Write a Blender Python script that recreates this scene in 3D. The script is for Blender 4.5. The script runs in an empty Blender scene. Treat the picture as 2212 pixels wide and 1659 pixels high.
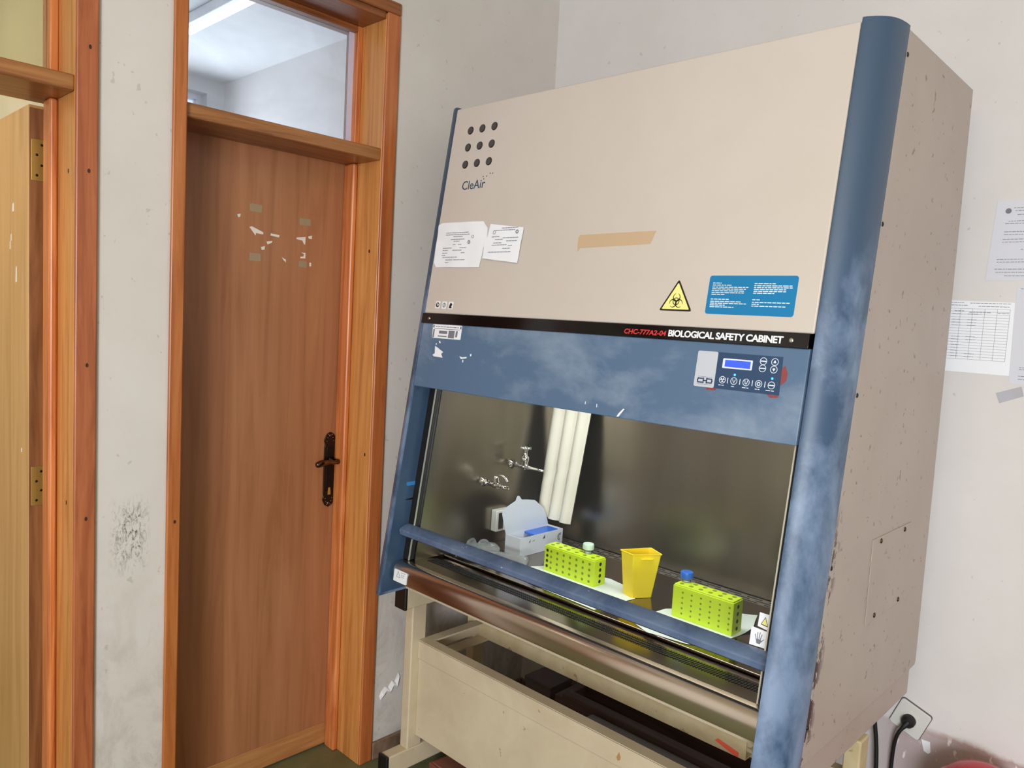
import bpy, bmesh, math, random
from mathutils import Vector, Matrix
random.seed(7)
sc = bpy.context.scene
COL = sc.collection

# ---------------------------------------------------------------- camera
R_ = ((0.71840422, 0.09856788, -0.68860711), (0.69349638, -0.02408576, 0.7200574), (0.0543889, -0.99483881, -0.08565978))
cam = bpy.data.objects.new('camera', bpy.data.cameras.new('camera'))
COL.objects.link(cam)
cam.matrix_world = Matrix(((R_[0][0], -R_[0][1], -R_[0][2], 0), (R_[1][0], -R_[1][1], -R_[1][2], 0),
                           (R_[2][0], -R_[2][1], -R_[2][2], 1.556), (0, 0, 0, 1)))
cam.data.sensor_width = 36
cam.data.lens = 1659.2 / 2212 * 36
cam.data.clip_start = .02
sc.camera = cam

# ---------------------------------------------------------------- world, lights, exposure
w = bpy.data.worlds.new('sky'); sc.world = w; w.use_nodes = True
w.node_tree.nodes['Background'].inputs[0].default_value = (.80, .90, 1, 1)
w.node_tree.nodes['Background'].inputs[1].default_value = 1.6


def area(name, loc, target, sx, sy, power, color):
    l = bpy.data.lights.new(name, 'AREA'); l.shape = 'RECTANGLE'; l.size = sx; l.size_y = sy
    l.energy = power; l.color = color
    o = bpy.data.objects.new(name, l); COL.objects.link(o); o.location = loc
    o.rotation_euler = (Vector(target) - Vector(loc)).to_track_quat('-Z', 'Y').to_euler()
    return o


area('window_daylight', (1.75, -2.95, 1.62), (-.7, 1.8, 1.2), 1.5, 1.45, 218, (.91, .94, 1))
area('chamber_lamp_light', (-1.24, 1.72, 1.545), (-1.24, 1.78, .8), 1.0, .16, 8, (.97, 1, .98))
area('ceiling_lamp_light', (-.2, -.6, 2.86), (-.2, -.6, 0), 1.2, .3, 21, (1, .91, .76))
area('next_room_daylight', (-4.80, 1.9, 1.8), (-3, 1.75, 1.9), .6, 1.3, 34, (.88, .93, 1))
area('left_room_lamp_light', (-3.0, -.3, 2.85), (-3.0, -.3, 0), .9, .4, 15, (1, .90, .74))
sc.view_settings.view_transform = 'Standard'
sc.view_settings.look = 'None'
sc.view_settings.exposure = 0.0
sc.view_settings.gamma = 1
sc.view_settings.use_curve_mapping = False
try:
    sc.cycles.max_bounces = 8; sc.cycles.transparent_max_bounces = 12
    sc.cycles.caustics_reflective = False; sc.cycles.caustics_refractive = False
    sc.cycles.sample_clamp_indirect = 4
    sc.cycles.use_denoising = True
except Exception:
    pass

# ---------------------------------------------------------------- materials
def lin(c):
    return tuple(((v / 255) / 12.92 if v / 255 <= .04045 else ((v / 255 + .055) / 1.055) ** 2.4) for v in c) + (1,)


def mat(name, rgb, rough=.5, metal=0, spec=.5, emis=None, estr=0):
    m = bpy.data.materials.new(name); m.use_nodes = True
    b = m.node_tree.nodes['Principled BSDF']
    b.inputs['Base Color'].default_value = lin(rgb); b.inputs['Roughness'].default_value = rough
    b.inputs['Metallic'].default_value = metal; b.inputs['Specular IOR Level'].default_value = spec
    if emis:
        b.inputs['Emission Color'].default_value = lin(emis); b.inputs['Emission Strength'].default_value = estr
    return m


class NT:
    def __init__(s, m): s.t = m.node_tree; s.b = s.t.nodes['Principled BSDF']
    def n(s, typ, **kw):
        x = s.t.nodes.new(typ)
        for k, v in kw.items():
            if k in ('operation', 'blend_type', 'data_type', 'feature', 'noise_dimensions', 'distance'): setattr(x, k, v)
            else: x.inputs[k.replace('_', ' ')].default_value = v
        return x
    def l(s, a, b): s.t.links.new(a, b)
    def coord(s, scale, rot=(0, 0, 0), loc=(0, 0, 0)):
        g = s.t.nodes.new('ShaderNodeNewGeometry'); mp = s.t.nodes.new('ShaderNodeMapping')
        mp.inputs['Scale'].default_value = scale; mp.inputs['Rotation'].default_value = rot; mp.inputs['Location'].default_value = loc
        s.l(g.outputs['Position'], mp.inputs['Vector']); return mp.outputs[0]
    def noise(s, scale, mul=(1, 1, 1), detail=4, rough=.55, dist=0, loc=(0, 0, 0)):
        x = s.n('ShaderNodeTexNoise', Scale=scale, Detail=detail, Roughness=rough, Distortion=dist)
        s.l(s.coord(mul, loc=loc), x.inputs['Vector']); return x.outputs['Fac']
    def ramp(s, fac, stops):
        r = s.t.nodes.new('ShaderNodeValToRGB'); e = r.color_ramp.elements
        while len(e) < len(stops): e.new(.5)
        for q, (p, c) in zip(e, stops): q.position = p; q.color = c if len(c) == 4 else lin(c)
        s.l(fac, r.inputs[0]); return r.outputs[0]
    def mix(s, fac, a, b, mode='MIX'):
        x = s.t.nodes.new('ShaderNodeMix'); x.data_type = 'RGBA'; x.blend_type = mode
        if isinstance(fac, (int, float)): x.inputs[0].default_value = fac
        else: s.l(fac, x.inputs[0])
        for i, v in ((6, a), (7, b)):
            if isinstance(v, tuple): x.inputs[i].default_value = v if len(v) == 4 else lin(v)
            else: s.l(v, x.inputs[i])
        return x.outputs[2]
    def math(s, op, a, b=0.0):
        x = s.t.nodes.new('ShaderNodeMath'); x.operation = op
        for i, v in ((0, a), (1, b)):
            if isinstance(v, (int, float)): x.inputs[i].default_value = v
            else: s.l(v, x.inputs[i])
        return x.outputs[0]
    def band(s, axis, lo, hi):
        g = s.t.nodes.new('ShaderNodeNewGeometry'); sp = s.t.nodes.new('ShaderNodeSeparateXYZ')
        s.l(g.outputs['Position'], sp.inputs[0]); mr = s.t.nodes.new('ShaderNodeMapRange'); mr.clamp = True
        s.l(sp.outputs['XYZ'.index(axis)], mr.inputs[0]); mr.inputs[1].default_value = lo; mr.inputs[2].default_value = hi
        return mr.outputs[0]
    def bump(s, fac, strength, dist=.002):
        x = s.t.nodes.new('ShaderNodeBump'); x.inputs['Strength'].default_value = strength; x.inputs['Distance'].default_value = dist
        s.l(fac, x.inputs['Height']); s.l(x.outputs[0], s.b.inputs['Normal'])
    def out(s, c): s.l(c, s.b.inputs['Base Color'])


BW = [(.0, (0, 0, 0, 1)), (1, (1, 1, 1, 1))]


def wood(name, light, mid, dark, axis, rough=.38, scale=1.0, var=1.0, knots=True):
    m = mat(name, mid, rough); q = NT(m)
    st = {'x': (1.2, 22, 22), 'y': (22, 1.2, 22), 'z': (22, 22, 1.2)}[axis]
    n1 = q.noise(1.6 * scale, st, 6, .6, 1.2)
    c = q.ramp(n1, [(.30, dark), (.5, mid), (.72, light)])
    st2 = tuple(v * 4 for v in st)
    n2 = q.noise(2.5 * scale, st2, 3, .6)
    c = q.mix(q.math('MULTIPLY', n2, .32 * var), c, dark, 'MULTIPLY')
    if knots:
        v = q.n('ShaderNodeTexVoronoi', Scale=2.1); v.inputs['Randomness'].default_value = 1
        q.l(q.coord({'x': (.55, 1, 1), 'y': (1, .55, 1), 'z': (1, 1, .55)}[axis]), v.inputs['Vector'])
        k = q.ramp(v.outputs['Distance'], [(.028, (1, 1, 1, 1)), (.05, (0, 0, 0, 1))])
        c = q.mix(q.math('MULTIPLY', k, .8), c, (70, 30, 12))
    q.out(c); q.bump(n1, .12, .001)
    q.b.inputs['Coat Weight'].default_value = .25; q.b.inputs['Coat Roughness'].default_value = .25
    return m


W = {}
W['casing'] = wood('varnished_pine_casing', (200, 124, 68), (186, 106, 54), (158, 82, 40), 'z')
W['casing_h'] = wood('varnished_pine_head', (170, 108, 60), (150, 88, 46), (104, 54, 26), 'y')
W['jamb'] = wood('pale_pine_jamb', (222, 160, 92), (208, 142, 76), (180, 114, 54), 'z', var=.6)
W['stop'] = wood('orange_pine_stop', (226, 150, 92), (206, 122, 64), (170, 90, 42), 'z', var=.6, knots=False)
W['casing_l'] = wood('orange_pine_left_casing', (200, 130, 70), (184, 108, 52), (150, 80, 36), 'z')
W['darkcasing'] = wood('red_brown_pine_casing', (196, 120, 76), (178, 102, 62), (148, 78, 46), 'z')
W['transom'] = wood('brown_pine_transom', (184, 128, 74), (160, 104, 56), (112, 64, 32), 'y')
W['leaf'] = wood('brown_veneer_leaf', (176, 120, 82), (166, 110, 73), (150, 96, 60), 'z', .42, .6, .3, False)
W['leaf2'] = wood('tan_veneer_leaf', (216, 170, 112), (205, 158, 98), (190, 142, 84), 'z', .42, .6, .3, False)
W['kick'] = wood('light_kick_rail', (196, 142, 90), (178, 122, 72), (150, 98, 54), 'y', .5, 1, .6)
W['edge'] = wood('brown_leaf_edge', (170, 118, 76), (150, 98, 60), (120, 74, 42), 'z')
W['board'] = wood('dark_brown_board', (118, 94, 92), (104, 80, 78), (88, 66, 64), 'x', .6, 1, .4, False)


def plaster(name, base, lo, dirt=True, stain=None):
    m = mat(name, base, .75, spec=.3); q = NT(m)
    n = q.noise(2.2, (1, 1, 1), 5, .6)
    c = q.mix(q.ramp(n, [(.35, (0, 0, 0, 1)), (.7, (1, 1, 1, 1))]), base, lo)
    if dirt:
        low = q.math('SUBTRACT', 1.0, q.band('Z', .15, .95))
        d = q.ramp(q.noise(7, (1, 1, .7), 8, .72, .6), [(.46, (0, 0, 0, 1)), (.66, (1, 1, 1, 1))])
        c = q.mix(q.math('MULTIPLY', q.math('MULTIPLY', d, low), .52), c, (128, 112, 88))
    if stain: c = stain(q, c)
    sp = q.ramp(q.noise(38, (1, 1, 1), 2, .5), [(.715, (0, 0, 0, 1)), (.74, (1, 1, 1, 1))])
    c = q.mix(q.math('MULTIPLY', sp, .25), c, (120, 112, 100))
    q.out(c); q.bump(q.noise(14, (1, 1, 1), 6, .6), .25, .003)
    return m


def scuff(q, c):   # black scrape marks between the two doors
    ym = q.math('MULTIPLY', q.band('Y', .690, .735), q.math('SUBTRACT', 1.0, q.band('Y', .765, .80)))
    zm = q.math('MULTIPLY', q.band('Z', .82, .90), q.math('SUBTRACT', 1.0, q.band('Z', .985, 1.045)))
    s = q.ramp(q.noise(60, (1, 1, .45), 6, .8, 1.5), [(.50, (0, 0, 0, 1)), (.60, (1, 1, 1, 1))])
    return q.mix(q.math('MULTIPLY', q.math('MULTIPLY', q.math('MULTIPLY', ym, zm), s), .85), c, (40, 40, 34))


def damp(q, c):    # peeling pink band low down to the right of the cabinet
    g = q.noise(9, (1, 1, 1), 6, .7, .4)
    z = q.math('ADD', q.band('Z', .43, .53), q.math('MULTIPLY', q.math('SUBTRACT', g, .5), .55))
    msk = q.math('MULTIPLY', q.ramp(z, [(.40, (1, 1, 1, 1)), (.52, (0, 0, 0, 1))]), q.band('X', -.75, -.60))
    edge = q.math('MULTIPLY', q.ramp(z, [(.36, (0, 0, 0, 1)), (.47, (1, 1, 1, 1)), (.60, (0, 0, 0, 1))]), q.band('X', -.62, -.50))
    c = q.mix(q.math('MULTIPLY', msk, .9), c, (178, 160, 160))
    c = q.mix(q.math('MULTIPLY', edge, .55), c, (150, 104, 88))
    fl = q.ramp(q.noise(42, (1, 1, .4), 3, .6), [(.64, (0, 0, 0, 1)), (.68, (1, 1, 1, 1))])
    c = q.mix(q.math('MULTIPLY', q.math('MULTIPLY', fl, msk), .9), c, (232, 224, 222))
    low = q.math('SUBTRACT', 1.0, q.band('Z', .1, .42))
    d = q.ramp(q.noise(12, (1, 1, .6), 8, .75), [(.5, (0, 0, 0, 1)), (.62, (1, 1, 1, 1))])
    return q.mix(q.math('MULTIPLY', q.math('MULTIPLY', d, low), .28), c, (110, 94, 92))


P_left = plaster('off_white_left_wall', (214, 208, 203), (205, 199, 192), True, scuff)
P_back = plaster('off_white_back_wall', (221, 217, 216), (212, 208, 205), False, damp)
P_plain = plaster('cream_room_wall', (214, 208, 196), (206, 199, 186), False)
P_next = plaster('white_next_room_wall', (226, 228, 230), (216, 219, 222), False)
P_warm = plaster('cream_left_room_wall', (216, 208, 182), (208, 200, 174), False)
P_ceil = mat('cream_ceiling', (226, 216, 192), .8)
m = mat('green_floor', (104, 108, 76), .35); q = NT(m)
q.out(q.ramp(q.noise(5, (1, 1, 1), 6, .6), [(.3, (88, 92, 62)), (.7, (116, 120, 86))])); P_floor = m
m = mat('brown_skirting', (132, 104, 84), .6); q = NT(m)
q.out(q.ramp(q.noise(9, (1, 1, 1), 6, .7), [(.35, (104, 76, 60)), (.55, (136, 112, 92)), (.75, (160, 138, 118))])); P_skirt = m


def paint(name, base, alt, rough=.35, scale=3, lo=.35, hi=.7, mul=(1, 1, 1), specks=None, bump=.04, swir=.6):
    m = mat(name, base, rough); q = NT(m)
    c = q.mix(q.ramp(q.noise(scale, mul, 7, .62, swir), [(lo, (0, 0, 0, 1)), (hi, (1, 1, 1, 1))]), base, alt)
    if specks:
        s = q.ramp(q.noise(specks[1], (1, 1, 1), 3, .6), [(specks[2], (0, 0, 0, 1)), (specks[2] + .03, (1, 1, 1, 1))])
        c = q.mix(q.math('MULTIPLY', s, specks[3]), c, specks[0])
    q.out(c); q.bump(q.noise(240, (1, 1, 1), 2, .5), bump, .0006)
    return m


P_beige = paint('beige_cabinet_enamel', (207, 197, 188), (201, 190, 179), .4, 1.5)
m = paint('shaded_beige_enamel', (178, 163, 154), (170, 155, 146), .5, 3, specks=((104, 80, 66), 45, .665, .6)); P_sideshade = m  # same beige as the front, darkened: the side's shade is in the colour
q = NT(m)
src = q.b.inputs['Base Color'].links[0].from_socket
ch = q.ramp(q.noise(34, (1, 1, .55), 5, .7), [(.53, (0, 0, 0, 1)), (.555, (1, 1, 1, 1))])
g = q.t.nodes.new('ShaderNodeNewGeometry'); sp = q.t.nodes.new('ShaderNodeSeparateXYZ'); q.l(g.outputs['Position'], sp.inputs[0])
dy = q.math('SUBTRACT', sp.outputs[1], q.math('ADD', 1.2915 + .10, q.math('MULTIPLY', sp.outputs[2], .15)))
mk = q.ramp(q.math('MULTIPLY', dy, 10), [(.10, (1, 1, 1, 1)), (.42, (0, 0, 0, 1))])
zz = q.math('SUBTRACT', 1.0, q.band('Z', 1.12, 1.22))
q.out(q.mix(q.math('MULTIPLY', q.math('MULTIPLY', ch, mk), zz), src, (58, 32, 24)))

P_blue = paint('worn_blue_enamel', (58, 82, 112), (116, 136, 166), .42, 7, .43, .60, (1, 1, .6), swir=.2)
m = P_blue; q = NT(m)   # the upper part of the columns is less rubbed than the lower
src = q.b.inputs['Base Color'].links[0].from_socket
q.out(q.mix(q.band('Z', 1.62, 1.80), src, (60, 80, 104)))
P_bluef = paint('rubbed_blue_fascia', (86, 112, 142), (140, 156, 178), .4, 4.0, .46, .72, (.9, .9, 1.4), swir=.25)
P_blueshade = paint('shaded_blue_enamel', (48, 70, 98), (60, 84, 112), .45, 5)  # unworn column blue with the inner face's shade put into the colour
P_rail = paint('blue_handle_enamel', (80, 98, 130), (112, 130, 160), .24, 8, specks=((200, 210, 220), 90, .70, .8))
P_black = mat('black_plastic', (18, 17, 18), .35)
P_gloss = mat('black_gloss_strip', (14, 12, 14), .12)
P_rub = mat('black_rubber', (14, 13, 13), .6)
P_stand = paint('cream_stand_enamel', (206, 192, 164), (192, 176, 148), .5, 6, specks=((120, 100, 70), 30, .70, .5))
P_standold = paint('stained_cream_rail', (198, 182, 146), (176, 156, 116), .5, 9, specks=((110, 88, 60), 25, .66, .6))
m = mat('brushed_steel', (186, 178, 164), .25, 1); q = NT(m)
q.out(q.ramp(q.noise(2.2, (1, 1, .12), 4, .6), [(.3, (128, 121, 108)), (.7, (164, 156, 142))]))
q.l(q.math('ADD', q.math('MULTIPLY', q.noise(2.5, (1, 1, .15), 3, .5), .14), .22), q.b.inputs['Roughness'])
P_steel = m
m = mat('polished_tray_steel', (150, 138, 128), .14, 1); P_tray = m
m = mat('armrest_steel', (214, 202, 190), .36, 1); q = NT(m)
q.l(q.math('ADD', q.math('MULTIPLY', q.noise(1.6, (1, 1, 1), 3, .5), .10), .17), q.b.inputs['Roughness']); P_arm = m
P_chrome = mat('chrome', (215, 215, 218), .08, 1)
P_hole = mat('dark_opening', (8, 8, 8), .8)
P_white = mat('white_print', (240, 242, 246), .4)
P_red = mat('red_print', (214, 54, 58), .4)
P_navy = mat('navy_print', (38, 62, 92), .4)
P_dark = mat('charcoal_print', (44, 40, 40), .4)
P_dot = mat('dark_dot_plug', (74, 68, 66), .5)
P_yellow = mat('pale_yellow_print', (244, 238, 146), .4)
P_cyan = mat('blue_sticker', (10, 122, 176), .35)
P_paper = mat('white_paper', (240, 242, 248), .8)
P_paper2 = mat('off_white_paper', (212, 213, 222), .8)
P_ink = mat('grey_ink', (120, 122, 132), .8)
P_inkd = mat('dark_ink', (60, 60, 70), .8)
P_tape = mat('tan_masking_tape', (198, 170, 138), .55)
P_silver = mat('silver_grey_plate', (196, 200, 210), .35)
P_pad = mat('navy_keypad', (44, 70, 104), .35)
P_bezel = mat('white_bezel', (224, 232, 244), .4)
P_lcd = mat('lit_blue_display', (40, 70, 220), .3, emis=(60, 90, 245), estr=.8)
P_led = mat('lit_blue_led', (60, 160, 255), .3, emis=(30, 150, 255), estr=7)
P_rust = mat('red_primer', (140, 66, 66), .6)
P_bronze = mat('dark_bronze', (52, 38, 30), .3, .8)
P_bronze2 = mat('polished_bronze', (104, 80, 68), .16, 1)
P_brass = mat('brass', (196, 170, 96), .35, .8)
P_carton = mat('white_carton', (226, 230, 238), .55)
P_cartin = mat('pale_grey_carton_inside', (206, 212, 222), .6)
P_bluep = mat('blue_plastic', (30, 100, 200), .3)
P_orange = mat('orange_red_tag', (228, 92, 66), .5)
P_card = mat('brown_red_carton', (120, 66, 50), .7)
P_redpl = mat('red_plastic', (190, 28, 44), .25)
P_socket = mat('ivory_socket', (214, 214, 208), .35)
m = mat('lime_plastic', (200, 226, 26), .35); m.node_tree.nodes['Principled BSDF'].inputs['Subsurface Weight'].default_value = .15
m.node_tree.nodes['Principled BSDF'].inputs['Subsurface Radius'].default_value = (.004, .004, .001); P_lime = m
m = mat('dark_lime_recess', (118, 138, 10), .6); P_limed = m
m = mat('yellow_plastic', (242, 214, 24), .35); m.node_tree.nodes['Principled BSDF'].inputs['Subsurface Weight'].default_value = .1
m.node_tree.nodes['Principled BSDF'].inputs['Subsurface Radius'].default_value = (.004, .003, .001); P_yel = m
P_cap = mat('pale_green_cap', (200, 226, 206), .4)
P_bcap = mat('blue_cap', (24, 96, 196), .35)
m = mat('white_pleated_sheet', (208, 202, 186), .6); P_pleat = m
P_towel = mat('white_towel_paper', (214, 222, 214), .8)
P_sky = mat('frosted_white', (235, 240, 250), .3)
P_tube = mat('lit_tube', (250, 250, 255), .3, emis=(245, 248, 255), estr=1.6)


def clear(name, tint, haze=.06, hazecol=(220, 225, 235), rough=0.0, ior=1.45):
    m = bpy.data.materials.new(name); m.use_nodes = True; t = m.node_tree
    for x in list(t.nodes): t.nodes.remove(x)
    o = t.nodes.new('ShaderNodeOutputMaterial'); tr = t.nodes.new('ShaderNodeBsdfTransparent'); gl = t.nodes.new('ShaderNodeBsdfGlossy')
    df = t.nodes.new('ShaderNodeBsdfDiffuse'); fr = t.nodes.new('ShaderNodeFresnel'); a = t.nodes.new('ShaderNodeMixShader'); b = t.nodes.new('ShaderNodeMixShader')
    tr.inputs[0].default_value = tuple(tint) + (1,); gl.inputs['Roughness'].default_value = rough; df.inputs[0].default_value = lin(hazecol)
    fr.inputs[0].default_value = ior; b.inputs[0].default_value = haze
    t.links.new(fr.outputs[0], a.inputs[0]); t.links.new(tr.outputs[0], a.inputs[1]); t.links.new(gl.outputs[0], a.inputs[2])
    t.links.new(a.outputs[0], b.inputs[1]); t.links.new(df.outputs[0], b.inputs[2]); t.links.new(b.outputs[0], o.inputs[0])
    return m


def dusty(m, base, amp, scale, mul):   # dust whose streaks vary over the pane
    t = m.node_tree; b = [n for n in t.nodes if n.type == 'MIX_SHADER'][1]
    g = t.nodes.new('ShaderNodeNewGeometry'); mp = t.nodes.new('ShaderNodeMapping'); mp.inputs['Scale'].default_value = mul
    n = t.nodes.new('ShaderNodeTexNoise'); n.inputs['Scale'].default_value = scale; n.inputs['Detail'].default_value = 8; n.inputs['Distortion'].default_value = 1
    mr = t.nodes.new('ShaderNodeMapRange'); mr.inputs[1].default_value = .35; mr.inputs[2].default_value = .75
    mr.inputs[3].default_value = base; mr.inputs[4].default_value = base + amp
    t.links.new(g.outputs['Position'], mp.inputs[0]); t.links.new(mp.outputs[0], n.inputs['Vector']); t.links.new(n.outputs['Fac'], mr.inputs[0])
    t.links.new(mr.outputs[0], b.inputs[0])


G_sash = clear('clear_sash_glass', (.96, .97, .96), .008, ior=1.2)
G_trans = clear('dusty_transom_glass', (.94, .97, 1), .1); dusty(G_trans, .10, .10, 3, (1, 1, 2))
G_trans2 = clear('yellowed_transom_glass', (.93, .92, .82), .12, (190, 186, 156))
G_plastic = clear('clear_plastic', (.90, .92, .92), .22, (215, 222, 225), .12)
G_tube = clear('clear_tube_plastic', (.90, .94, .93), .12, (225, 235, 230), .08)
G_win = clear('window_glass', (.95, .97, 1), .02)

# ---------------------------------------------------------------- mesh helpers
def link(name, me, parent=None):
    o = bpy.data.objects.new(name, me); COL.objects.link(o)
    if parent:
        o.parent = parent
        o.matrix_parent_inverse = PW(parent).inverted()
    return o


def PW(o):
    return (PW(o.parent) @ o.matrix_parent_inverse if o.parent else Matrix()) @ Matrix.LocRotScale(o.location, o.rotation_euler, o.scale)


def obj(name, bm, m, parent=None, bevel=0, smooth=False, seg=2):
    bmesh.ops.recalc_face_normals(bm, faces=bm.faces[:])
    me = bpy.data.meshes.new(name); bm.to_mesh(me); bm.free()
    ms = m if isinstance(m, (list, tuple)) else [m]
    for x in ms: me.materials.append(x)
    if smooth:
        for p in me.polygons: p.use_smooth = True
    o = link(name, me, parent)
    if bevel:
        b = o.modifiers.new('bevel', 'BEVEL'); b.width = bevel; b.segments = seg; b.limit_method = 'ANGLE'; b.angle_limit = .6
        b.use_clamp_overlap = True
    if smooth == 'auto' or bevel:
        for p in me.polygons: p.use_smooth = True
        wn = o.modifiers.new('normals', 'WEIGHTED_NORMAL'); wn.keep_sharp = True
        try: me.set_sharp_from_angle(angle=math.radians(35))
        except Exception: pass
    return o


def loose(name, bm, m, parent=None, smooth=False, bevel=0):
    # every separate piece of the mesh becomes an object of its own
    out = []; left = set(bm.faces)
    while left:
        st = [next(iter(left))]; grp = set(st)
        while st:
            f = st.pop()
            for v in f.verts:
                for g in v.link_faces:
                    if g not in grp: grp.add(g); st.append(g)
        left -= grp
        nb = bmesh.new(); mp = {}
        for f in grp:
            for v in f.verts:
                if v not in mp: mp[v] = nb.verts.new(v.co)
        for f in grp: nb.faces.new([mp[v] for v in f.verts])
        out.append(obj(name, nb, m, parent, bevel, smooth))
    bm.free(); return out


def tag(o, label, cat, group=None, kind=None):
    o['label'] = label; o['category'] = cat
    if group: o['group'] = group
    if kind: o['kind'] = kind
    return o


def thing(name, loc, label, cat, group=None):
    o = bpy.data.objects.new(name, None); o.empty_display_size = .1; COL.objects.link(o); o.location = loc
    return tag(o, label, cat, group)


def struct(o):
    o['kind'] = 'structure'; return o


def B(bm, x0, x1, y0, y1, z0, z1):
    vs = [bm.verts.new((x, y, z)) for z in (z0, z1) for y in (y0, y1) for x in (x0, x1)]
    for f in ((0, 2, 3, 1), (4, 5, 7, 6), (0, 1, 5, 4), (2, 6, 7, 3), (1, 3, 7, 5), (0, 4, 6, 2)):
        bm.faces.new([vs[i] for i in f])
    return bm


def box(*a): return B(bmesh.new(), *a)


def boxes(*lst):
    bm = bmesh.new()
    for a in lst: B(bm, *a)
    return bm


def prism(pts0, pts1, bm=None, caps=True):
    bm = bm or bmesh.new(); n = len(pts0)
    a = [bm.verts.new(p) for p in pts0]; b = [bm.verts.new(p) for p in pts1]
    for i in range(n):
        j = (i + 1) % n; bm.faces.new((a[i], a[j], b[j], b[i]))
    if caps: bm.faces.new(a[::-1]); bm.faces.new(b)
    return bm


def cyl(p0, p1, r0, r1=None, seg=20, bm=None, caps=True):
    bm = bm or bmesh.new(); p0 = Vector(p0); p1 = Vector(p1); r1 = r0 if r1 is None else r1
    d = (p1 - p0).normalized(); u = d.orthogonal().normalized(); v = d.cross(u)
    ring = lambda p, r: [p + (u * math.cos(2 * math.pi * i / seg) + v * math.sin(2 * math.pi * i / seg)) * r for i in range(seg)]
    return prism(ring(p0, r0), ring(p1, r1), bm, caps)


def lathe(p, d, prof, seg=24, bm=None):
    bm = bm or bmesh.new(); p = Vector(p); d = Vector(d).normalized(); u = d.orthogonal().normalized(); v = d.cross(u)
    rings = []
    for (h, r) in prof:
        rings.append([bm.verts.new(p + d * h + (u * math.cos(2 * math.pi * i / seg) + v * math.sin(2 * math.pi * i / seg)) * max(r, 1e-5)) for i in range(seg)])
    for a, b in zip(rings, rings[1:]):
        for i in range(seg):
            j = (i + 1) % seg; bm.faces.new((a[i], a[j], b[j], b[i]))
    bm.faces.new(rings[0][::-1]); bm.faces.new(rings[-1])
    return bm


def tube(pts, r, seg=12, bm=None):
    bm = bm or bmesh.new(); P = [Vector(p) for p in pts]
    # smooth the path
    for _ in range(2):
        Q = [P[0]]
        for a, b in zip(P, P[1:]): Q += [a * .75 + b * .25, a * .25 + b * .75]
        P = Q + [P[-1]]
    rs = r if callable(r) else (lambda t: r)
    rings = []; u = None
    for i, p in enumerate(P):
        d = (P[min(i + 1, len(P) - 1)] - P[max(i - 1, 0)]).normalized()
        u = d.orthogonal().normalized() if u is None else (u - d * u.dot(d)).normalized()
        v = d.cross(u); rr = rs(i / (len(P) - 1))
        rings.append([bm.verts.new(p + (u * math.cos(2 * math.pi * k / seg) + v * math.sin(2 * math.pi * k / seg)) * rr) for k in range(seg)])
    for a, b in zip(rings, rings[1:]):
        for i in range(seg):
            j = (i + 1) % seg; bm.faces.new((a[i], a[j], b[j], b[i]))
    bm.faces.new(rings[0][::-1]); bm.faces.new(rings[-1])
    return bm


class Frame:
    """a flat surface: o + x*ex + y*ey, n points out of it"""
    def __init__(s, o, ex, ey): s.o = Vector(o); s.ex = Vector(ex).normalized(); s.ey = Vector(ey); s.n = s.ex.cross(s.ey.normalized())
    def p(s, x, y, h=0): return s.o + s.ex * x + s.ey * y + s.n * h


def plate(F, pts, h0, h1, bm=None):
    return prism([F.p(x, y, h0) for x, y in pts], [F.p(x, y, h1) for x, y in pts], bm)


def ring(F, cx, cy, ro, ri, h0, h1, seg=24, a0=0, a1=2 * math.pi, bm=None):
    bm = bm or bmesh.new(); full = abs(a1 - a0 - 2 * math.pi) < 1e-6
    N = seg if full else seg + 1; an = [a0 + (a1 - a0) * i / seg for i in range(N)]
    V = [[bm.verts.new(F.p(cx + r * math.cos(a), cy + r * math.sin(a), h)) for a in an] for (r, h) in ((ro, h0), (ro, h1), (ri, h1), (ri, h0))]
    for i in range(N if full else N - 1):
        j = (i + 1) % N
        for k in range(4):
            a, b = V[k], V[(k + 1) % 4]; bm.faces.new((a[i], a[j], b[j], b[i]))
    if not full:
        bm.faces.new([V[k][0] for k in range(4)]); bm.faces.new([V[k][-1] for k in (3, 2, 1, 0)])
    return bm


def rrect(x0, x1, y0, y1, r, seg=5):
    out = []
    for cx, cy, a in ((x1 - r, y1 - r, 0), (x0 + r, y1 - r, 90), (x0 + r, y0 + r, 180), (x1 - r, y0 + r, 270)):
        out += [(cx + r * math.cos(math.radians(a + 90 * i / seg)), cy + r * math.sin(math.radians(a + 90 * i / seg))) for i in range(seg + 1)]
    return out


def rpoly(pts, r, seg=4):
    out = []; n = len(pts)
    for i in range(n):
        a, b, c = (Vector(pts[i - 1]), Vector(pts[i]), Vector(pts[(i + 1) % n]))
        p, q_ = b + (a - b).normalized() * r, b + (c - b).normalized() * r
        for k in range(seg + 1):
            t = k / seg; v = p * (1 - t) ** 2 + b * 2 * t * (1 - t) + q_ * t * t; out.append((v.x, v.y))
    return out


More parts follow.
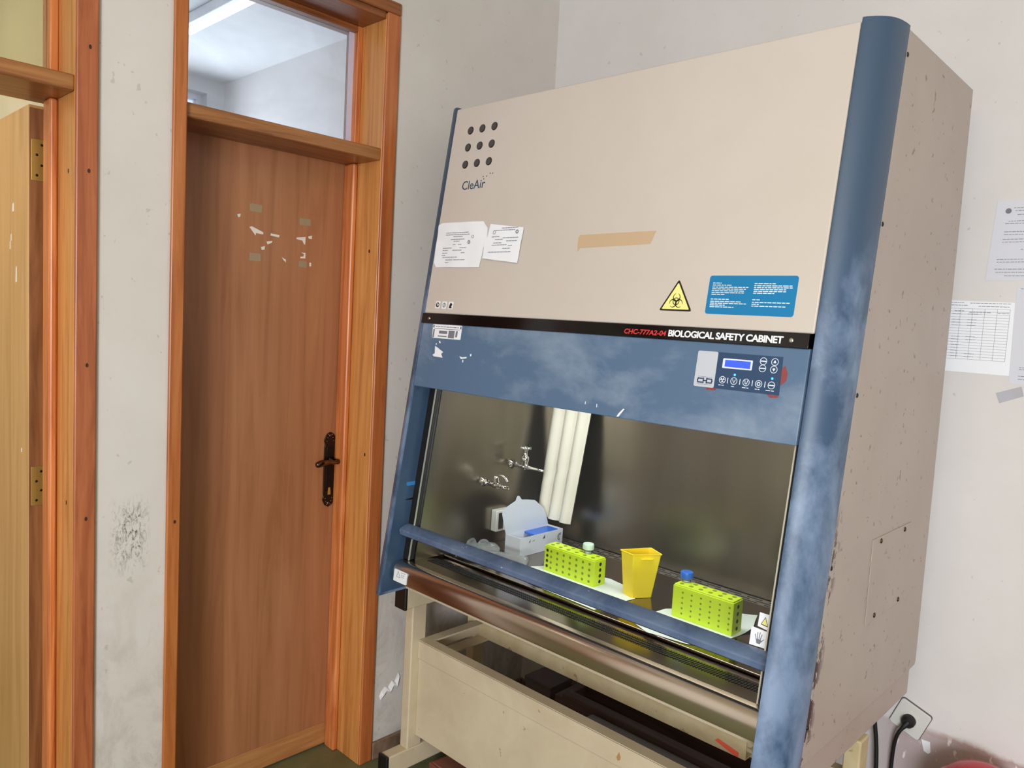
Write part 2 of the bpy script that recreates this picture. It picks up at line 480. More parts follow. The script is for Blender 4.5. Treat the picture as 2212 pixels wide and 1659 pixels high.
def text(name, s, F, x0, x1, ybase, cap, h, m, parent, bold=.0, space=1.0, shear=0):
    c = bpy.data.curves.new('t', 'FONT'); c.body = s; c.extrude = .01; c.offset = bold; c.space_character = space; c.shear = shear
    c.resolution_u = 3
    t = bpy.data.objects.new('t', c); COL.objects.link(t); bpy.context.view_layer.update()
    me = bpy.data.meshes.new_from_object(t.evaluated_get(bpy.context.evaluated_depsgraph_get()))
    bpy.data.objects.remove(t); bpy.data.curves.remove(c)
    xs = [v.co.x for v in me.vertices]; a, b = min(xs), max(xs); k = (x1 - x0) / (b - a); ky = cap / .70
    for v in me.vertices:
        z = v.co.z; v.co = F.p(x0 + (v.co.x - a) * k, ybase + v.co.y * ky, h + (.0004 if z > 0 else 0))
    me.materials.clear(); me.materials.append(m); me.name = name
    return link(name, me, parent)


def lines(F, rows, th, h, bm=None, gap=.25):
    """small print: rows of word-like dashes. rows = (x0, x1, y)"""
    bm = bm or bmesh.new(); rnd = random.Random(3)
    for (x0, x1, y) in rows:
        x = x0
        while x < x1 - th:
            wl = min(rnd.uniform(2.5, 7) * th, x1 - x)
            plate(F, [(x, y - th / 2), (x + wl, y - th / 2), (x + wl, y + th / 2), (x, y + th / 2)], h, h + .00025, bm)
            x += wl + th * 1.1
    return bm


# ================================================================ ROOM
WX, WY, CEIL = -2.068, 2.314, 2.95
RX, FY = 3.2, -3.1
struct(obj('floor', box(-5.2, RX + .2, FY - .2, WY + .2, -.1, 0), P_floor))
struct(obj('ceiling', box(-2.29, RX + .2, FY - .2, WY + .2, CEIL, CEIL + .1), P_ceil))
struct(obj('ceiling_next_room', box(-5.2, -2.29, .75, WY + .2, CEIL, CEIL + .1), P_next))
struct(obj('ceiling_left_room', box(-5.2, -2.29, FY - .2, .75, CEIL, CEIL + .1), P_ceil))
struct(obj('wall_back', box(-5.2, RX + .2, WY, WY + .2, 0, CEIL), P_back))
struct(obj('wall_right', box(RX, RX + .2, FY, WY, 0, CEIL), P_plain))
# left wall with the two door openings
struct(obj('wall_left', boxes((WX - .222, WX, FY, -.18, 0, CEIL), (WX - .222, WX, -.18, .635, 2.505, CEIL),
                              (WX - .222, WX, .635, .862, 0, CEIL), (WX - .222, WX, .862, 1.527, 2.505, CEIL),
                              (WX - .222, WX, 1.527, WY, 0, CEIL)), P_left))
# wall behind the camera with its window
struct(obj('wall_front', boxes((-2.29, .9, FY - .2, FY, 0, CEIL), (2.6, RX, FY - .2, FY, 0, CEIL),
                               (.9, 2.6, FY - .2, FY, 0, .85), (.9, 2.6, FY - .2, FY, 2.4, CEIL)), P_plain))
win = obj('window_1', boxes((.9, 2.6, FY - .12, FY - .06, .85, .91), (.9, 2.6, FY - .12, FY - .06, 2.34, 2.4), (.9, .96, FY - .12, FY - .06, .91, 2.34),
                            (2.54, 2.6, FY - .12, FY - .06, .91, 2.34), (1.72, 1.78, FY - .12, FY - .06, .91, 2.34)), mat('white_window_frame', (225, 225, 222), .4))
struct(win)
obj('window_pane', box(.96, 2.54, FY - .095, FY - .09, .91, 2.34), G_win, win)
# rooms beyond the left wall
struct(obj('wall_partition', box(-4.9, -2.29, .70, .80, 0, CEIL), [P_warm, P_next]))
me = bpy.data.objects['wall_partition'].data
for p in me.polygons: p.material_index = 1 if p.normal.y > .5 else 0
struct(obj('wall_far', boxes((-5.1, -4.9, FY, 1.60, 0, CEIL), (-5.1, -4.9, 2.20, WY, 0, CEIL), (-5.1, -4.9, 1.60, 2.20, 0, 1.1), (-5.1, -4.9, 1.60, 2.20, 2.86, CEIL)), P_next))
win2 = obj('window_2', boxes((-5.04, -4.98, 1.60, 1.63, 1.1, 2.86), (-5.04, -4.98, 2.17, 2.20, 1.1, 2.86), (-5.04, -4.98, 1.63, 2.17, 1.1, 1.13), (-5.04, -4.98, 1.63, 2.17, 2.83, 2.86)), P_sky)
struct(win2); obj('window_pane', box(-5.015, -5.01, 1.63, 2.17, 1.13, 2.83), G_win, win2)
struct(obj('wall_left_room', box(-3.9, -3.8, FY, .70, 0, CEIL), P_warm))
struct(obj('baseboard_left', boxes((WX, WX + .012, 1.553, WY, 0, .062), (WX, WX + .012, .662, .835, 0, .062)), P_skirt, bevel=.003))
struct(obj('baseboard_back', box(WX + .012, RX, WY - .012, WY, 0, .062), P_skirt, bevel=.003))

# fluorescent lamp in the next room, seen through the transom glass
lp = thing('ceiling_lamp', (-3.4, 1.68, CEIL), 'white tube lamp on the ceiling of the next room, seen through the transom glass', 'lamp')
obj('lamp_body', box(-3.98, -2.78, 1.645, 1.715, CEIL - .05, CEIL), P_white, lp, .004)
obj('lamp_tube', cyl((-3.95, 1.68, CEIL - .068), (-2.81, 1.68, CEIL - .068), .014), P_tube, lp, smooth=True)


# ---------------------------------------------------------------- doors
def door_frame(name, ya, yb, casing_w, right_mat, left_mat, lw):
    """ya, yb: clear opening; casings lie on the wall round it"""
    D = struct(bpy.data.objects.new(name, None)); COL.objects.link(D); D.location = (WX, (ya + yb) / 2, 0)
    cx = WX + .010
    obj('casing', box(WX, cx, yb - .001, yb + casing_w, 0, 2.494), right_mat, D, .004)
    obj('casing', box(WX, cx, ya - lw, ya + .001, 0, 2.494), left_mat, D, .004)
    obj('head_casing', box(WX, cx, ya - lw, yb + casing_w, 2.494, 2.533), W['casing_h'], D, .004)
    obj('jamb', box(WX - .222, WX - .001, yb, yb + .026, 0, 2.492), W['jamb'], D, .002)
    obj('jamb', box(WX - .222, WX - .001, ya - .011, ya, 0, 2.492), W['jamb'], D, .002)
    obj('head_jamb', box(WX - .222, WX - .001, ya, yb, 2.474, 2.500), W['casing_h'], D, .002)
    obj('stop_bead', boxes((WX - .181, WX - .124, yb - .020, yb, 0, 2.036)), W['stop'], D, .006)
    obj('stop_bead', boxes((WX - .185, WX - .124, yb - .020, yb, 2.072, 2.474)), W['stop'], D, .003)
    for a_, z_, y_ in ((.181, 0, 2.036), (.185, 2.072, 2.474)): obj('stop_bead', box(WX - a_, WX - .124, ya, ya + .020, z_, y_), W['stop'], D, .003)
    obj('head_bead', box(WX - .185, WX - .124, ya + .02, yb - .02, 2.454, 2.474), W['casing_h'], D, .003)
    obj('transom_bar', boxes((WX - .222, WX - .004, ya, yb, 2.036, 2.074)), W['transom'], D, .003)
    return D


D2 = door_frame('door_2', .873, 1.500, .051, W['casing'], W['casing_l'], .037)
obj('transom_pane', box(WX - .156, WX - .150, .893, 1.480, 2.074, 2.454), G_trans, D2)
obj('putty_edge', box(WX - .150, WX - .145, 1.462, 1.480, 2.074, 2.454), mat('lilac_white_putty', (206, 200, 220), .6), D2)
leaf = obj('door_leaf', box(-2.286, -2.250, .876, 1.496, .085, 2.038), W['leaf'], D2, .002)
obj('kick_rail', box(-2.288, -2.2495, .876, 1.496, .006, .086), W['kick'], leaf, .003)
LF = Frame((-2.250, 0, 0), (0, 1, 0), (0, 0, 1))
bits = bmesh.new()
for pts in ([(1.150, 1.790), (1.158, 1.793), (1.196, 1.779), (1.196, 1.772), (1.172, 1.774), (1.171, 1.766)], [(1.222, 1.779), (1.252, 1.776), (1.250, 1.769), (1.221, 1.772)],
            [(1.312, 1.776), (1.345, 1.781), (1.344, 1.757), (1.340, 1.757), (1.334, 1.768), (1.312, 1.771)], [(1.354, 1.784), (1.368, 1.788), (1.368, 1.777), (1.357, 1.777)],
            [(1.208, 1.752), (1.228, 1.756), (1.226, 1.750), (1.212, 1.743)], [(1.190, 1.733), (1.203, 1.737), (1.202, 1.726), (1.193, 1.724)],
            [(1.330, 1.730), (1.346, 1.730), (1.346, 1.712), (1.328, 1.711), (1.328, 1.716), (1.340, 1.718), (1.340, 1.726)], [(1.262, 1.708), (1.276, 1.702), (1.277, 1.693), (1.268, 1.700)],
            [(1.362, 1.700), (1.368, 1.700), (1.368, 1.688), (1.362, 1.688)], [(1.110, 1.823), (1.121, 1.826), (1.120, 1.818), (1.114, 1.814)]):
    plate(LF, pts, 0, .0006, bits)
for o in loose('paper_scrap', bits, mat('torn_white_paper', (224, 216, 206), .8), leaf): o['label'] = 'torn white paper scrap left on the brown door'
tp = bmesh.new()
for (a, b_, c, d) in ((1.150, 1.190, 1.838, 1.862), (1.322, 1.362, 1.818, 1.840), (1.152, 1.190, 1.688, 1.712), (1.322, 1.352, 1.682, 1.702)):
    plate(LF, rrect(a, b_, c, d, .003), 0, .0004, tp)
loose('tape_mark', tp, clear('old_clear_tape', (.95, .93, .9), .6, (196, 170, 136)), leaf)
# lever handle on its ornate long plate
hc = 1.462; hz0, hz1 = .872, 1.132
HP = Frame((-2.250, hc, 0), (0, 1, 0), (0, 0, 1))
pp = []
N = 44
for i in range(N + 1):
    t = i / N; z = hz0 + (hz1 - hz0) * t; e = min(t, 1 - t)
    wd = .0215 if e > .085 else (.0105 + .011 * max(0, min(1, e / .085)) ** .6) if e > .028 else .0125 * math.sqrt(max(0, 1 - (1 - e / .028) ** 2))
    wd += .0018 * math.cos(e * 60) if e < .2 else 0
    pp.append((wd, z))
pts = [(w_, z) for w_, z in pp] + [(-w_, z) for w_, z in pp[::-1]]
esc = obj('handle_plate', plate(HP, pts, 0, .005), P_bronze, leaf, .0015)
obj('plate_panel', plate(HP, rrect(-.013, .013, hz0 + .055, hz1 - .05, .008), .005, .0068), mat('dark_bronze_field', (34, 24, 20), .35, .7), esc, .001)
sc_ = bmesh.new()
for s_ in (-1, 1):
    for zc, dz in ((hz1 - .03, -1), (hz0 + .03, 1)):
        for k in range(3):
            lathe(HP.p(s_ * (.013 - .003 * k), zc + .011 * k * -dz, .004), HP.n, [(0, .004), (.003, .0032), (.0045, .001)], 10, sc_)
for zc in (hz1 - .012, hz0 + .012): lathe(HP.p(0, zc, .004), HP.n, [(0, .008), (.003, .006), (.005, .002)], 14, sc_)
obj('scroll_relief', sc_, mat('worn_bronze_relief', (92, 70, 56), .3, .9), esc, smooth=True)
lv = bmesh.new()
lz = 1.035
lathe(HP.p(.006, lz, .004), HP.n, [(0, .013), (.004, .012), (.008, .009), (.03, .008), (.040, .009)], 20, lv)
tube([HP.p(.012, lz, .038), HP.p(-.005, lz - .003, .044), HP.p(-.03, lz + .004, .046), HP.p(-.055, lz + .002, .047), HP.p(-.078, lz - .004, .046)],
     lambda t: .007 if t < .45 else .007 + .0045 * math.sin((t - .45) / .55 * math.pi * .95), 14, lv)
obj('lever', lv, P_bronze2, esc, smooth=True)
obj('keyhole', plate(HP, rpoly([(-.004, .940), (.004, .940), (.006, .915), (-.006, .915)], .001), .0068, .008), P_brass, esc)

D1 = door_frame('door_1', -.170, .610, .050, W['darkcasing'], W['darkcasing'], .05)
obj('transom_pane', box(WX - .156, WX - .150, -.15, .590, 2.074, 2.454), G_trans2, D1)
hx = -2.294
leaf1 = obj('door_leaf', box(hx - .72, hx, .570, .604, .008, 2.030), W['leaf2'], D1, .002)
obj('leaf_edge', box(hx - .001, hx + .004, .571, .6085, .008, 2.022), W['edge'], leaf1)
for z0 in (1.84, .99):
    hg = obj('hinge', plate(Frame((hx + .004, 0, 0), (0, 1, 0), (0, 0, 1)), rrect(.575, .6085, z0, z0 + .105, .003), 0, .0022), P_brass, leaf1, .0005)
    sb = bmesh.new()
    for k in range(4): lathe((hx + .0055, .592 + (.006 if k % 2 else -.005), z0 + .014 + .0257 * k), (1, 0, 0), [(0, .0038), (.0012, .0032), (.0014, .001)], 12, sb)
    loose('hinge_screw', sb, P_bronze, hg, smooth=True)
pm = bmesh.new(); F1 = Frame((0, .570, 0), (1, 0, 0), (0, 0, 1))
for (x, z, a, b_) in ((-2.44, 1.78, .006, .012), (-2.41, 1.60, .005, .022), (-2.47, 1.68, .003, .012), (-2.46, 1.70, .003, .01), (-2.36, 1.13, .003, .006)):
    plate(F1, [(x - a, z - b_), (x + a, z - b_ * .9), (x + a * .8, z + b_), (x - a * .6, z + b_ * .7)], 0, .0005, pm)
loose('paint_chip', pm, P_white, leaf1)

# small dark knots and nail holes in the door woodwork
P_knot = mat('dark_knot', (62, 28, 14), .6)
CFR = Frame((WX + .010, 0, 0), (0, 1, 0), (0, 0, 1))
for D_, y, z in ((D1, .6393, 2.143), (D1, .6382, 1.853), (D1, .637, 1.383), (D1, .637, .997), (D2, .858, .955)):
    obj('knot', plate(CFR, [(y + .0035 * math.cos(t), z + .0055 * math.sin(t)) for t in [k * .7 for k in range(9)]], -.001, .0004), P_knot, D_)
for D_, Y_, x, z in ((D1, .610, -2.115, 1.853), (D1, .610, -2.118, 1.03), (D2, 1.5, -2.096, 1.075), (D2, 1.5, -2.114, 1.748)):
    JF = Frame((0, Y_, 0), (1, 0, 0), (0, 0, 1))
    obj('knot', plate(JF, [(x + .004 * math.cos(t), z + .006 * math.sin(t)) for t in [k * .7 for k in range(9)]], -.001, .0004), P_knot, D_)

# ================================================================ CABINET
TIL = .150
def Yp(z): return 1.620 - TIL * (2.19 - z)
CAB = thing('biological_safety_cabinet', (-1.2405, 1.85, .687), 'large beige and blue biological safety cabinet with sloping front on a cream stand', 'laboratory cabinet')
XL, XR, XO, XI = -1.849, -.632, -1.911, -.570
YB = 2.215
FP = Frame((0, Yp(0), 0), (1, 0, 0), (0, TIL, 1))      # x = world X, y = world Z along the sloping front

def slab(x0, x1, z0, z1, d0, d1):
    q0 = [(x0, z0), (x1, z0), (x1, z1), (x0, z1)]
    return prism([(x, Yp(z) + d0, z) for x, z in q0], [(x, Yp(z) + d1, z) for x, z in q0])

side = lambda X0, X1: prism([(X0, Yp(.687) + .098, .687), (X0, YB + .005, .687), (X0, YB + .01, .70), (X0, YB, 2.19), (X0, Yp(2.19) + .098, 2.19)],
                            [(X1, Yp(.687) + .098, .687), (X1, YB + .005, .687), (X1, YB + .01, .70), (X1, YB, 2.19), (X1, Yp(2.19) + .098, 2.19)])
sp_r = obj('side_panel', side(XI - .012, XI), P_sideshade, CAB, .0015)
obj('side_panel', side(XO, XO + .012), P_sideshade, CAB, .0015)
obj('back_panel', box(XO + .012, XI - .012, YB - .01, YB, .70, 2.19), P_sideshade, CAB)
obj('top_panel', boxes((XO + .012, XI - .012, Yp(2.19) + .06, YB - .01, 2.175, 2.188), (XL, XR, Yp(2.19) + .021, Yp(2.19) + .06, 2.175, 2.188)), P_beige, CAB)
obj('bottom_panel', box(XO + .012, XI - .012, 1.50, YB - .012, .688, .705), P_stand, CAB)
obj('front_panel', slab(XL + .001, XR - .001, 1.557, 2.190, 0, .02), P_beige, CAB, .003)
strip = obj('name_strip', slab(XL - .003, XR - .007, 1.5262, 1.5565, -.004, .02), P_gloss, CAB, .001)
fas = obj('blue_fascia', slab(XL + .003, XR - .0035, 1.3325, 1.5262, 0, .03), P_bluef, CAB, .002)
obj('inner_front', slab(XL + .003, XR - .003, 1.34, 2.16, .035, .045), P_black, CAB)
h = .0042
text('model_lettering', 'CHC-777A2-04', FP, -1.0890, -.9715, 1.5335, .0112, h, P_red, strip, .026, shear=.12)
text('title_lettering', 'BIOLOGICAL SAFETY CABINET', FP, -.9655, -.6920, 1.5335, .0142, h, P_white, strip, .032, .92)
for x in (-.6755, -1.8165):
    obj('strip_screw', lathe(FP.p(x, 1.5405, .004), FP.n, [(0, .0055), (.0015, .005), (.0024, .002)], 16), P_chrome, strip, smooth=True)
# nine round dark plugs and maker's logo
for r_, z in enumerate((2.1140, 2.0620, 2.0098)):
    for c_ in range(3):
        x = -1.7690 + .0513 * c_
        p_ = obj('vent_plug', lathe(FP.p(x, z, -.001), FP.n, [(0, .0128), (.0022, .0122), (.0026, .0105)], 28), P_dark, CAB)
        obj('plug_face', lathe(FP.p(x, z, .0017), FP.n, [(0, .0102), (.0012, .0102)], 24), P_dot, p_)
text('maker_logo', 'CleAir', FP, -1.7665, -1.6675, 1.9320, .0265, .0003, P_navy, CAB, .0)
lg = bmesh.new()
for x, z in ((-1.653, 1.9735), (-1.6413, 1.9722), (-1.6804, 1.9660), (-1.6655, 1.9658), (-1.6765, 1.9585)):
    lathe(FP.p(x, z, .0002), FP.n, [(0, .0019), (.0004, .0018)], 12, lg)
loose('logo_dot', lg, P_navy, CAB)
for k, x in enumerate((-1.7916, -1.7616, -1.7319)):
    bd = obj('small_safety_mark', plate(FP, rpoly([(x - .0105, 1.572), (x + .0095, 1.572), (x + .0105, 1.594), (x - .0095, 1.594)], .003), 0, .0004), P_paper, CAB)
    g_ = bmesh.new()
    if k == 0: ring(FP, x, 1.583, .0075, .0045, .0004, .0008, 18, bm=g_); plate(FP, [(x - .006, 1.579), (x + .0005, 1.576), (x - .001, 1.583), (x - .006, 1.587)], .0004, .0008, g_)
    elif k == 1: ring(FP, x, 1.583, .007, .0055, .0004, .0008, 18, bm=g_); plate(FP, [(x - .001, 1.578), (x + .001, 1.578), (x + .001, 1.588), (x - .001, 1.588)], .0004, .0008, g_)
    else: plate(FP, [(x - .007, 1.574), (x + .006, 1.574), (x + .003, 1.581), (x + .007, 1.585), (x + .001, 1.591), (x - .004, 1.588), (x - .006, 1.582)], .0004, .0008, g_)
    obj('mark_print', g_, P_dark, bd)
# biohazard triangle
A, Bp, Cp = (-.9610, 1.6650), (-.9170, 1.5920), (-1.0035, 1.5920)
tri = obj('biohazard_sign', plate(FP, rpoly([A, Cp, Bp], .006), 0, .0005), mat('black_print', (40, 30, 20), .4), CAB)
cx, cy = -.9605, 1.6140
ins = lambda p, k: (cx + (p[0] - cx) * k, cy + .002 + (p[1] - cy - .002) * k)
tf = obj('yellow_field', plate(FP, rpoly([ins(A, .84), ins(Cp, .84), ins(Bp, .84)], .003), .0005, .0009), P_yellow, tri)
bio = bmesh.new(); rr = .0098
for k in range(3):
    a = math.radians(90 + 120 * k); ox, oy = cx + .0088 * math.cos(a), cy + .0088 * math.sin(a)
    # horned ring: outer circle minus an inner circle shifted outward
    seg = 30; gap = .32
    Vs = []
    for i in range(seg + 1):
        t = a + gap + (2 * math.pi - 2 * gap) * i / seg
        wdt = .0028 * (0.25 + .75 * math.sin((t - a - gap) / (2 * math.pi - 2 * gap) * math.pi))
        Vs.append(((ox + rr * math.cos(t), oy + rr * math.sin(t)), (ox + (rr - wdt) * math.cos(t), oy + (rr - wdt) * math.sin(t))))
    for (p0, q0), (p1, q1) in zip(Vs, Vs[1:]): plate(FP, [p0, p1, q1, q0], .0009, .0012, bio)
ring(FP, cx, cy, .0088, .0070, .00125, .0015, 36, bm=bio)
obj('biohazard_symbol', bio, mat('black_symbol', (46, 36, 16), .4), tri)
# blue instruction label with white small print
bl = obj('instruction_label', plate(FP, rrect(-.8830, -.6805, 1.5885, 1.6735, .006), 0, .0005), P_cyan, CAB)
rows = [(-.8735, -.853, 1.6570), (-.8735, -.825, 1.6525), (-.8735, -.788, 1.6480), (-.8735, -.793, 1.6440), (-.8735, -.797, 1.6400), (-.8735, -.795, 1.6360), (-.8735, -.842, 1.6320),
        (-.8735, -.830, 1.6215), (-.8735, -.800, 1.6165), (-.8735, -.787, 1.6125), (-.8735, -.835, 1.6085), (-.8735, -.816, 1.6045),
        (-.7750, -.728, 1.6565), (-.7750, -.688, 1.6520), (-.7750, -.688, 1.6480), (-.7750, -.704, 1.6440), (-.7750, -.700, 1.6400), (-.7750, -.728, 1.6360),
        (-.7750, -.758, 1.6220), (-.7750, -.692, 1.6165), (-.7750, -.757, 1.6125), (-.7750, -.700, 1.6085)]
obj('label_print', lines(FP, rows, .0017, .0005), P_white, bl)
# rating label, glue remains
rl = obj('rating_label', plate(FP, rpoly([(-1.7980, 1.5245), (-1.6670, 1.5250), (-1.6660, 1.4835), (-1.7940, 1.4830)], .003), 0, .0005), P_paper, CAB)
g_ = boxes()
for (x0, x1, z0, z1) in ((-1.7955, -1.7895, 1.514, 1.522), (-1.6745, -1.6685, 1.514, 1.522), (-1.789, -1.675, 1.511, 1.5125), (-1.7925, -1.786, 1.484, 1.509), (-1.765, -1.728, 1.4975, 1.506), (-1.768, -1.728, 1.488, 1.4915), (-1.722, -1.695, 1.486, 1.508), (-1.690, -1.682, 1.49, 1.508)):
    plate(FP, [(x0, z0), (x1, z0), (x1, z1), (x0, z1)], .0005, .0008, g_)
lines(FP, [(-1.784, -1.680, 1.5180)], .0022, .0005, g_)
obj('rating_print', g_, P_ink, rl)
fr = bmesh.new()
for pts in ([(-1.7732, 1.4591), (-1.7598, 1.4549), (-1.7477, 1.4496), (-1.7325, 1.4437), (-1.7401, 1.4371), (-1.7314, 1.4267), (-1.7717, 1.4278), (-1.7790, 1.4323), (-1.7693, 1.4370)],
            [(-1.7600, 1.4745), (-1.7545, 1.4752), (-1.7495, 1.4690), (-1.7560, 1.4690)], [(-1.7720, 1.4670), (-1.7670, 1.4675), (-1.7675, 1.4635), (-1.7715, 1.4635)],
            [(-1.6591, 1.4362), (-1.6458, 1.4342), (-1.6277, 1.4368), (-1.6282, 1.4326), (-1.6504, 1.4289)], [(-1.6440, 1.4270), (-1.6400, 1.4275), (-1.6390, 1.4190), (-1.6420, 1.4200)],
            [(-1.6150, 1.4450), (-1.6100, 1.4470), (-1.6090, 1.4410), (-1.6130, 1.4390)], [(-1.0720, 1.3425), (-1.0600, 1.3560), (-1.0560, 1.3555), (-1.0700, 1.3360), (-1.0760, 1.3350)],
            [(-1.176, 1.3530), (-1.174, 1.3530), (-1.174, 1.3600), (-1.176, 1.3600)], [(-1.1395, 1.3500), (-1.1375, 1.3500), (-1.1385, 1.3580), (-1.1400, 1.3580)]):
    plate(FP, pts, 0, .0006, fr)
for o in loose('sticker_remnant', fr, P_paper, fas): o['label'] = 'torn white sticker remnant'
ru = bmesh.new()
for pts in ([(-.6875, 1.4840), (-.6811, 1.4890), (-.6742, 1.4733), (-.6748, 1.4589), (-.6847, 1.4490), (-.6880, 1.4600)], [(-.7139, 1.4290), (-.6972, 1.4265), (-.6859, 1.4344), (-.6876, 1.4231), (-.7037, 1.4213)],
            [(-.8540, 1.4290), (-.8288, 1.4280), (-.8284, 1.4240), (-.8494, 1.4225)]):
    plate(FP, pts, 0, .0005, ru)
for o in loose('primer_patch', ru, P_rust, fas): o['label'] = 'reddish primer where the blue paint is gone'
# control panel
cp = obj('control_panel', plate(FP, [(-.8835, 1.4282), (-.6855, 1.4278), (-.6885, 1.5062), (-.8835, 1.5062)], 0, .0012), P_pad, CAB)
sv = obj('silver_plate', plate(FP, rpoly([(-.8830, 1.4280), (-.8335, 1.4280), (-.8340, 1.5064), (-.8832, 1.5064)], .004), .0012, .0020), P_silver, cp)
lo = bmesh.new()
zc = 1.4420; bw = .0026
def stroke(F, path, w_, h0, h1, bm):
    for (a, b_) in zip(path, path[1:]):
        a = Vector(a); b_ = Vector(b_); d = (b_ - a).normalized(); nn = Vector((-d.y, d.x)) * w_ / 2; a2 = a - d * w_ / 2; b2 = b_ + d * w_ / 2
        plate(F, [tuple(a2 - nn), tuple(b2 - nn), tuple(b2 + nn), tuple(a2 + nn)], h0, h1, bm)
stroke(FP, [(-.8635, zc + .0042), (-.8735, zc + .0042), (-.8745, zc), (-.8735, zc - .0042), (-.8635, zc - .0042)], bw, .0020, .0023, lo)
stroke(FP, [(-.8605, zc + .005), (-.8605, zc - .005)], bw, .0020, .0023, lo); stroke(FP, [(-.8605, zc), (-.8525, zc)], bw, .0020, .0023, lo)
stroke(FP, [(-.8525, zc + .005), (-.8525, zc - .005)], bw, .0020, .0023, lo)
stroke(FP, [(-.8500, zc + .0042), (-.8405, zc + .0042), (-.8392, zc), (-.8405, zc - .0042), (-.8500, zc - .0042)], bw, .0020, .0023, lo)
stroke(FP, [(-.874, zc + .0082), (-.840, zc + .0082)], .0005, .0020, .0022, lo); stroke(FP, [(-.874, zc - .0082), (-.840, zc - .0082)], .0005, .0020, .0022, lo)
obj('brand_mark', lo, P_navy, sv)
bz = obj('display_bezel', plate(FP, rrect(-.8205, -.7520, 1.4730, 1.4940, .002), .0012, .0018), P_bezel, cp)
obj('display', plate(FP, [(-.8150, 1.4763), (-.7562, 1.4757), (-.7562, 1.4910), (-.8150, 1.4910)], .0018, .0022), P_lcd, bz)
def button(x, z, kind):
    b_ = obj('button', ring(FP, x, z, .0078, .0066, .0012, .0016, 24), P_bezel, cp)
    g = bmesh.new()
    if kind == 'bar': plate(FP, [(x - .006, z - .0012), (x + .006, z - .0012), (x + .006, z + .0012), (x - .006, z + .0012)], .0012, .0016, g)
    if kind == 'up': plate(FP, [(x, z + .0038), (x - .003, z - .0005), (x - .0022, z - .0025), (x + .0022, z - .0025), (x + .003, z - .0005)], .0012, .0016, g)
    if kind == 'down': plate(FP, [(x, z - .0038), (x + .003, z + .0005), (x + .0022, z + .0025), (x - .0022, z + .0025), (x - .003, z + .0005)], .0012, .0016, g)
    if kind == 'fan':
        for k in range(3):
            a = 2.1 * k; plate(FP, [(x, z), (x + .0055 * math.cos(a), z + .0055 * math.sin(a)), (x + .0055 * math.cos(a + 1.2), z + .0055 * math.sin(a + 1.2))], .0012, .0016, g)
    if kind == 'bulb': stroke(FP, [(x - .003, z + .003), (x - .001, z - .002), (x, z - .004), (x + .001, z - .002), (x + .003, z + .003)], .0013, .0012, .0016, g)
    if kind == 'vee': stroke(FP, [(x - .003, z + .004), (x - .0018, z - .003), (x + .0018, z - .003), (x + .003, z + .004)], .0014, .0012, .0016, g)
    if kind == 'ring': ring(FP, x, z, .0042, .0022, .0012, .0016, 20, bm=g)
    if len(g.verts): obj('button_symbol', g, P_bezel, b_)
for x, z, k in ((-.7290, 1.4945, 'bar'), (-.7040, 1.4948, 'up'), (-.7288, 1.4796, 'bar'), (-.7041, 1.4792, 'down'), (-.8155, 1.4477, 'fan'), (-.7885, 1.4474, 'bulb'), (-.7604, 1.4472, 'vee'), (-.7322, 1.4468, 'ring'), (-.7042, 1.4465, 'bar')):
    button(x, z, k)
g_ = bmesh.new()
for x in (-.803, -.7746, -.7464, -.7184): plate(FP, [(x - .0008, 1.441), (x + .0008, 1.441), (x + .0008, 1.453), (x - .0008, 1.453)], .0012, .0016, g_)
lines(FP, [(-.8235, -.8105, 1.4362), (-.793, -.784, 1.4358), (-.768, -.7535, 1.4358), (-.739, -.726, 1.4355), (-.715, -.694, 1.4353)], .0016, .0012, g_)
obj('keypad_print', g_, P_bezel, cp)
for x in (-.7886, -.7046): obj('indicator_light', lathe(FP.p(x, 1.4606, .0011), FP.n, [(0, .0024), (.0008, .002), (.0012, .0008)], 14), P_led, cp, smooth=True)

# corner columns: rounded sheet, inner face and a recessed bottom
def column(s):
    prof = [(-.632, .105), (-.632, .004), (-.630, .0), (-.624, .0005), (-.615, .0045), (-.606, .009), (-.598, .015), (-.591, .0215), (-.585, .029), (-.580, .038), (-.576, .049), (-.573, .062), (-.5705, .08), (-.570, .098), (-.574, .105)]
    if s < 0: prof = [(-2.481 - x, d) for x, d in prof]
    z0, z1 = .687, 2.197
    bm = prism([(x, Yp(z0) + d, z0) for x, d in prof], [(x, Yp(z1) + d, z1) for x, d in prof])
    o = obj('corner_column', bm, P_blue, CAB, smooth='auto')
    return o
colR = column(1); colL = column(-1)
for z in (2.139, 1.788, 1.437, 1.086, .766):
    obj('column_screw', lathe((XI - .002, Yp(z) + .106, z), (1, 0, 0), [(0, .0055), (.003, .005), (.0045, .002)], 14), P_black, colR, smooth=True)
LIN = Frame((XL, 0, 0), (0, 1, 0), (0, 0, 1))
obj('inner_face', plate(LIN, [(Yp(z) + d, z) for d, z in ((.008, .695), (.100, .695), (.100, 1.40), (.008, 1.40))], -.0002, .0006), P_blueshade, colL)  # added plate: column blue darkened to carry the shade on this face
SF = Frame((XL + .0007, 0, 0), (0, 1, 0), (0, 0, 1))
obj('blue_tab', plate(SF, rrect(1.484, 1.522, 1.0185, 1.0305, .005), 0, .0006), mat('bright_blue_tab', (60, 140, 210), .4), colL)
obj('level_mark', plate(SF, [(1.478, .9755), (1.512, .979), (1.514, .973), (1.500, .9725)], 0, .0005), P_black, colL)

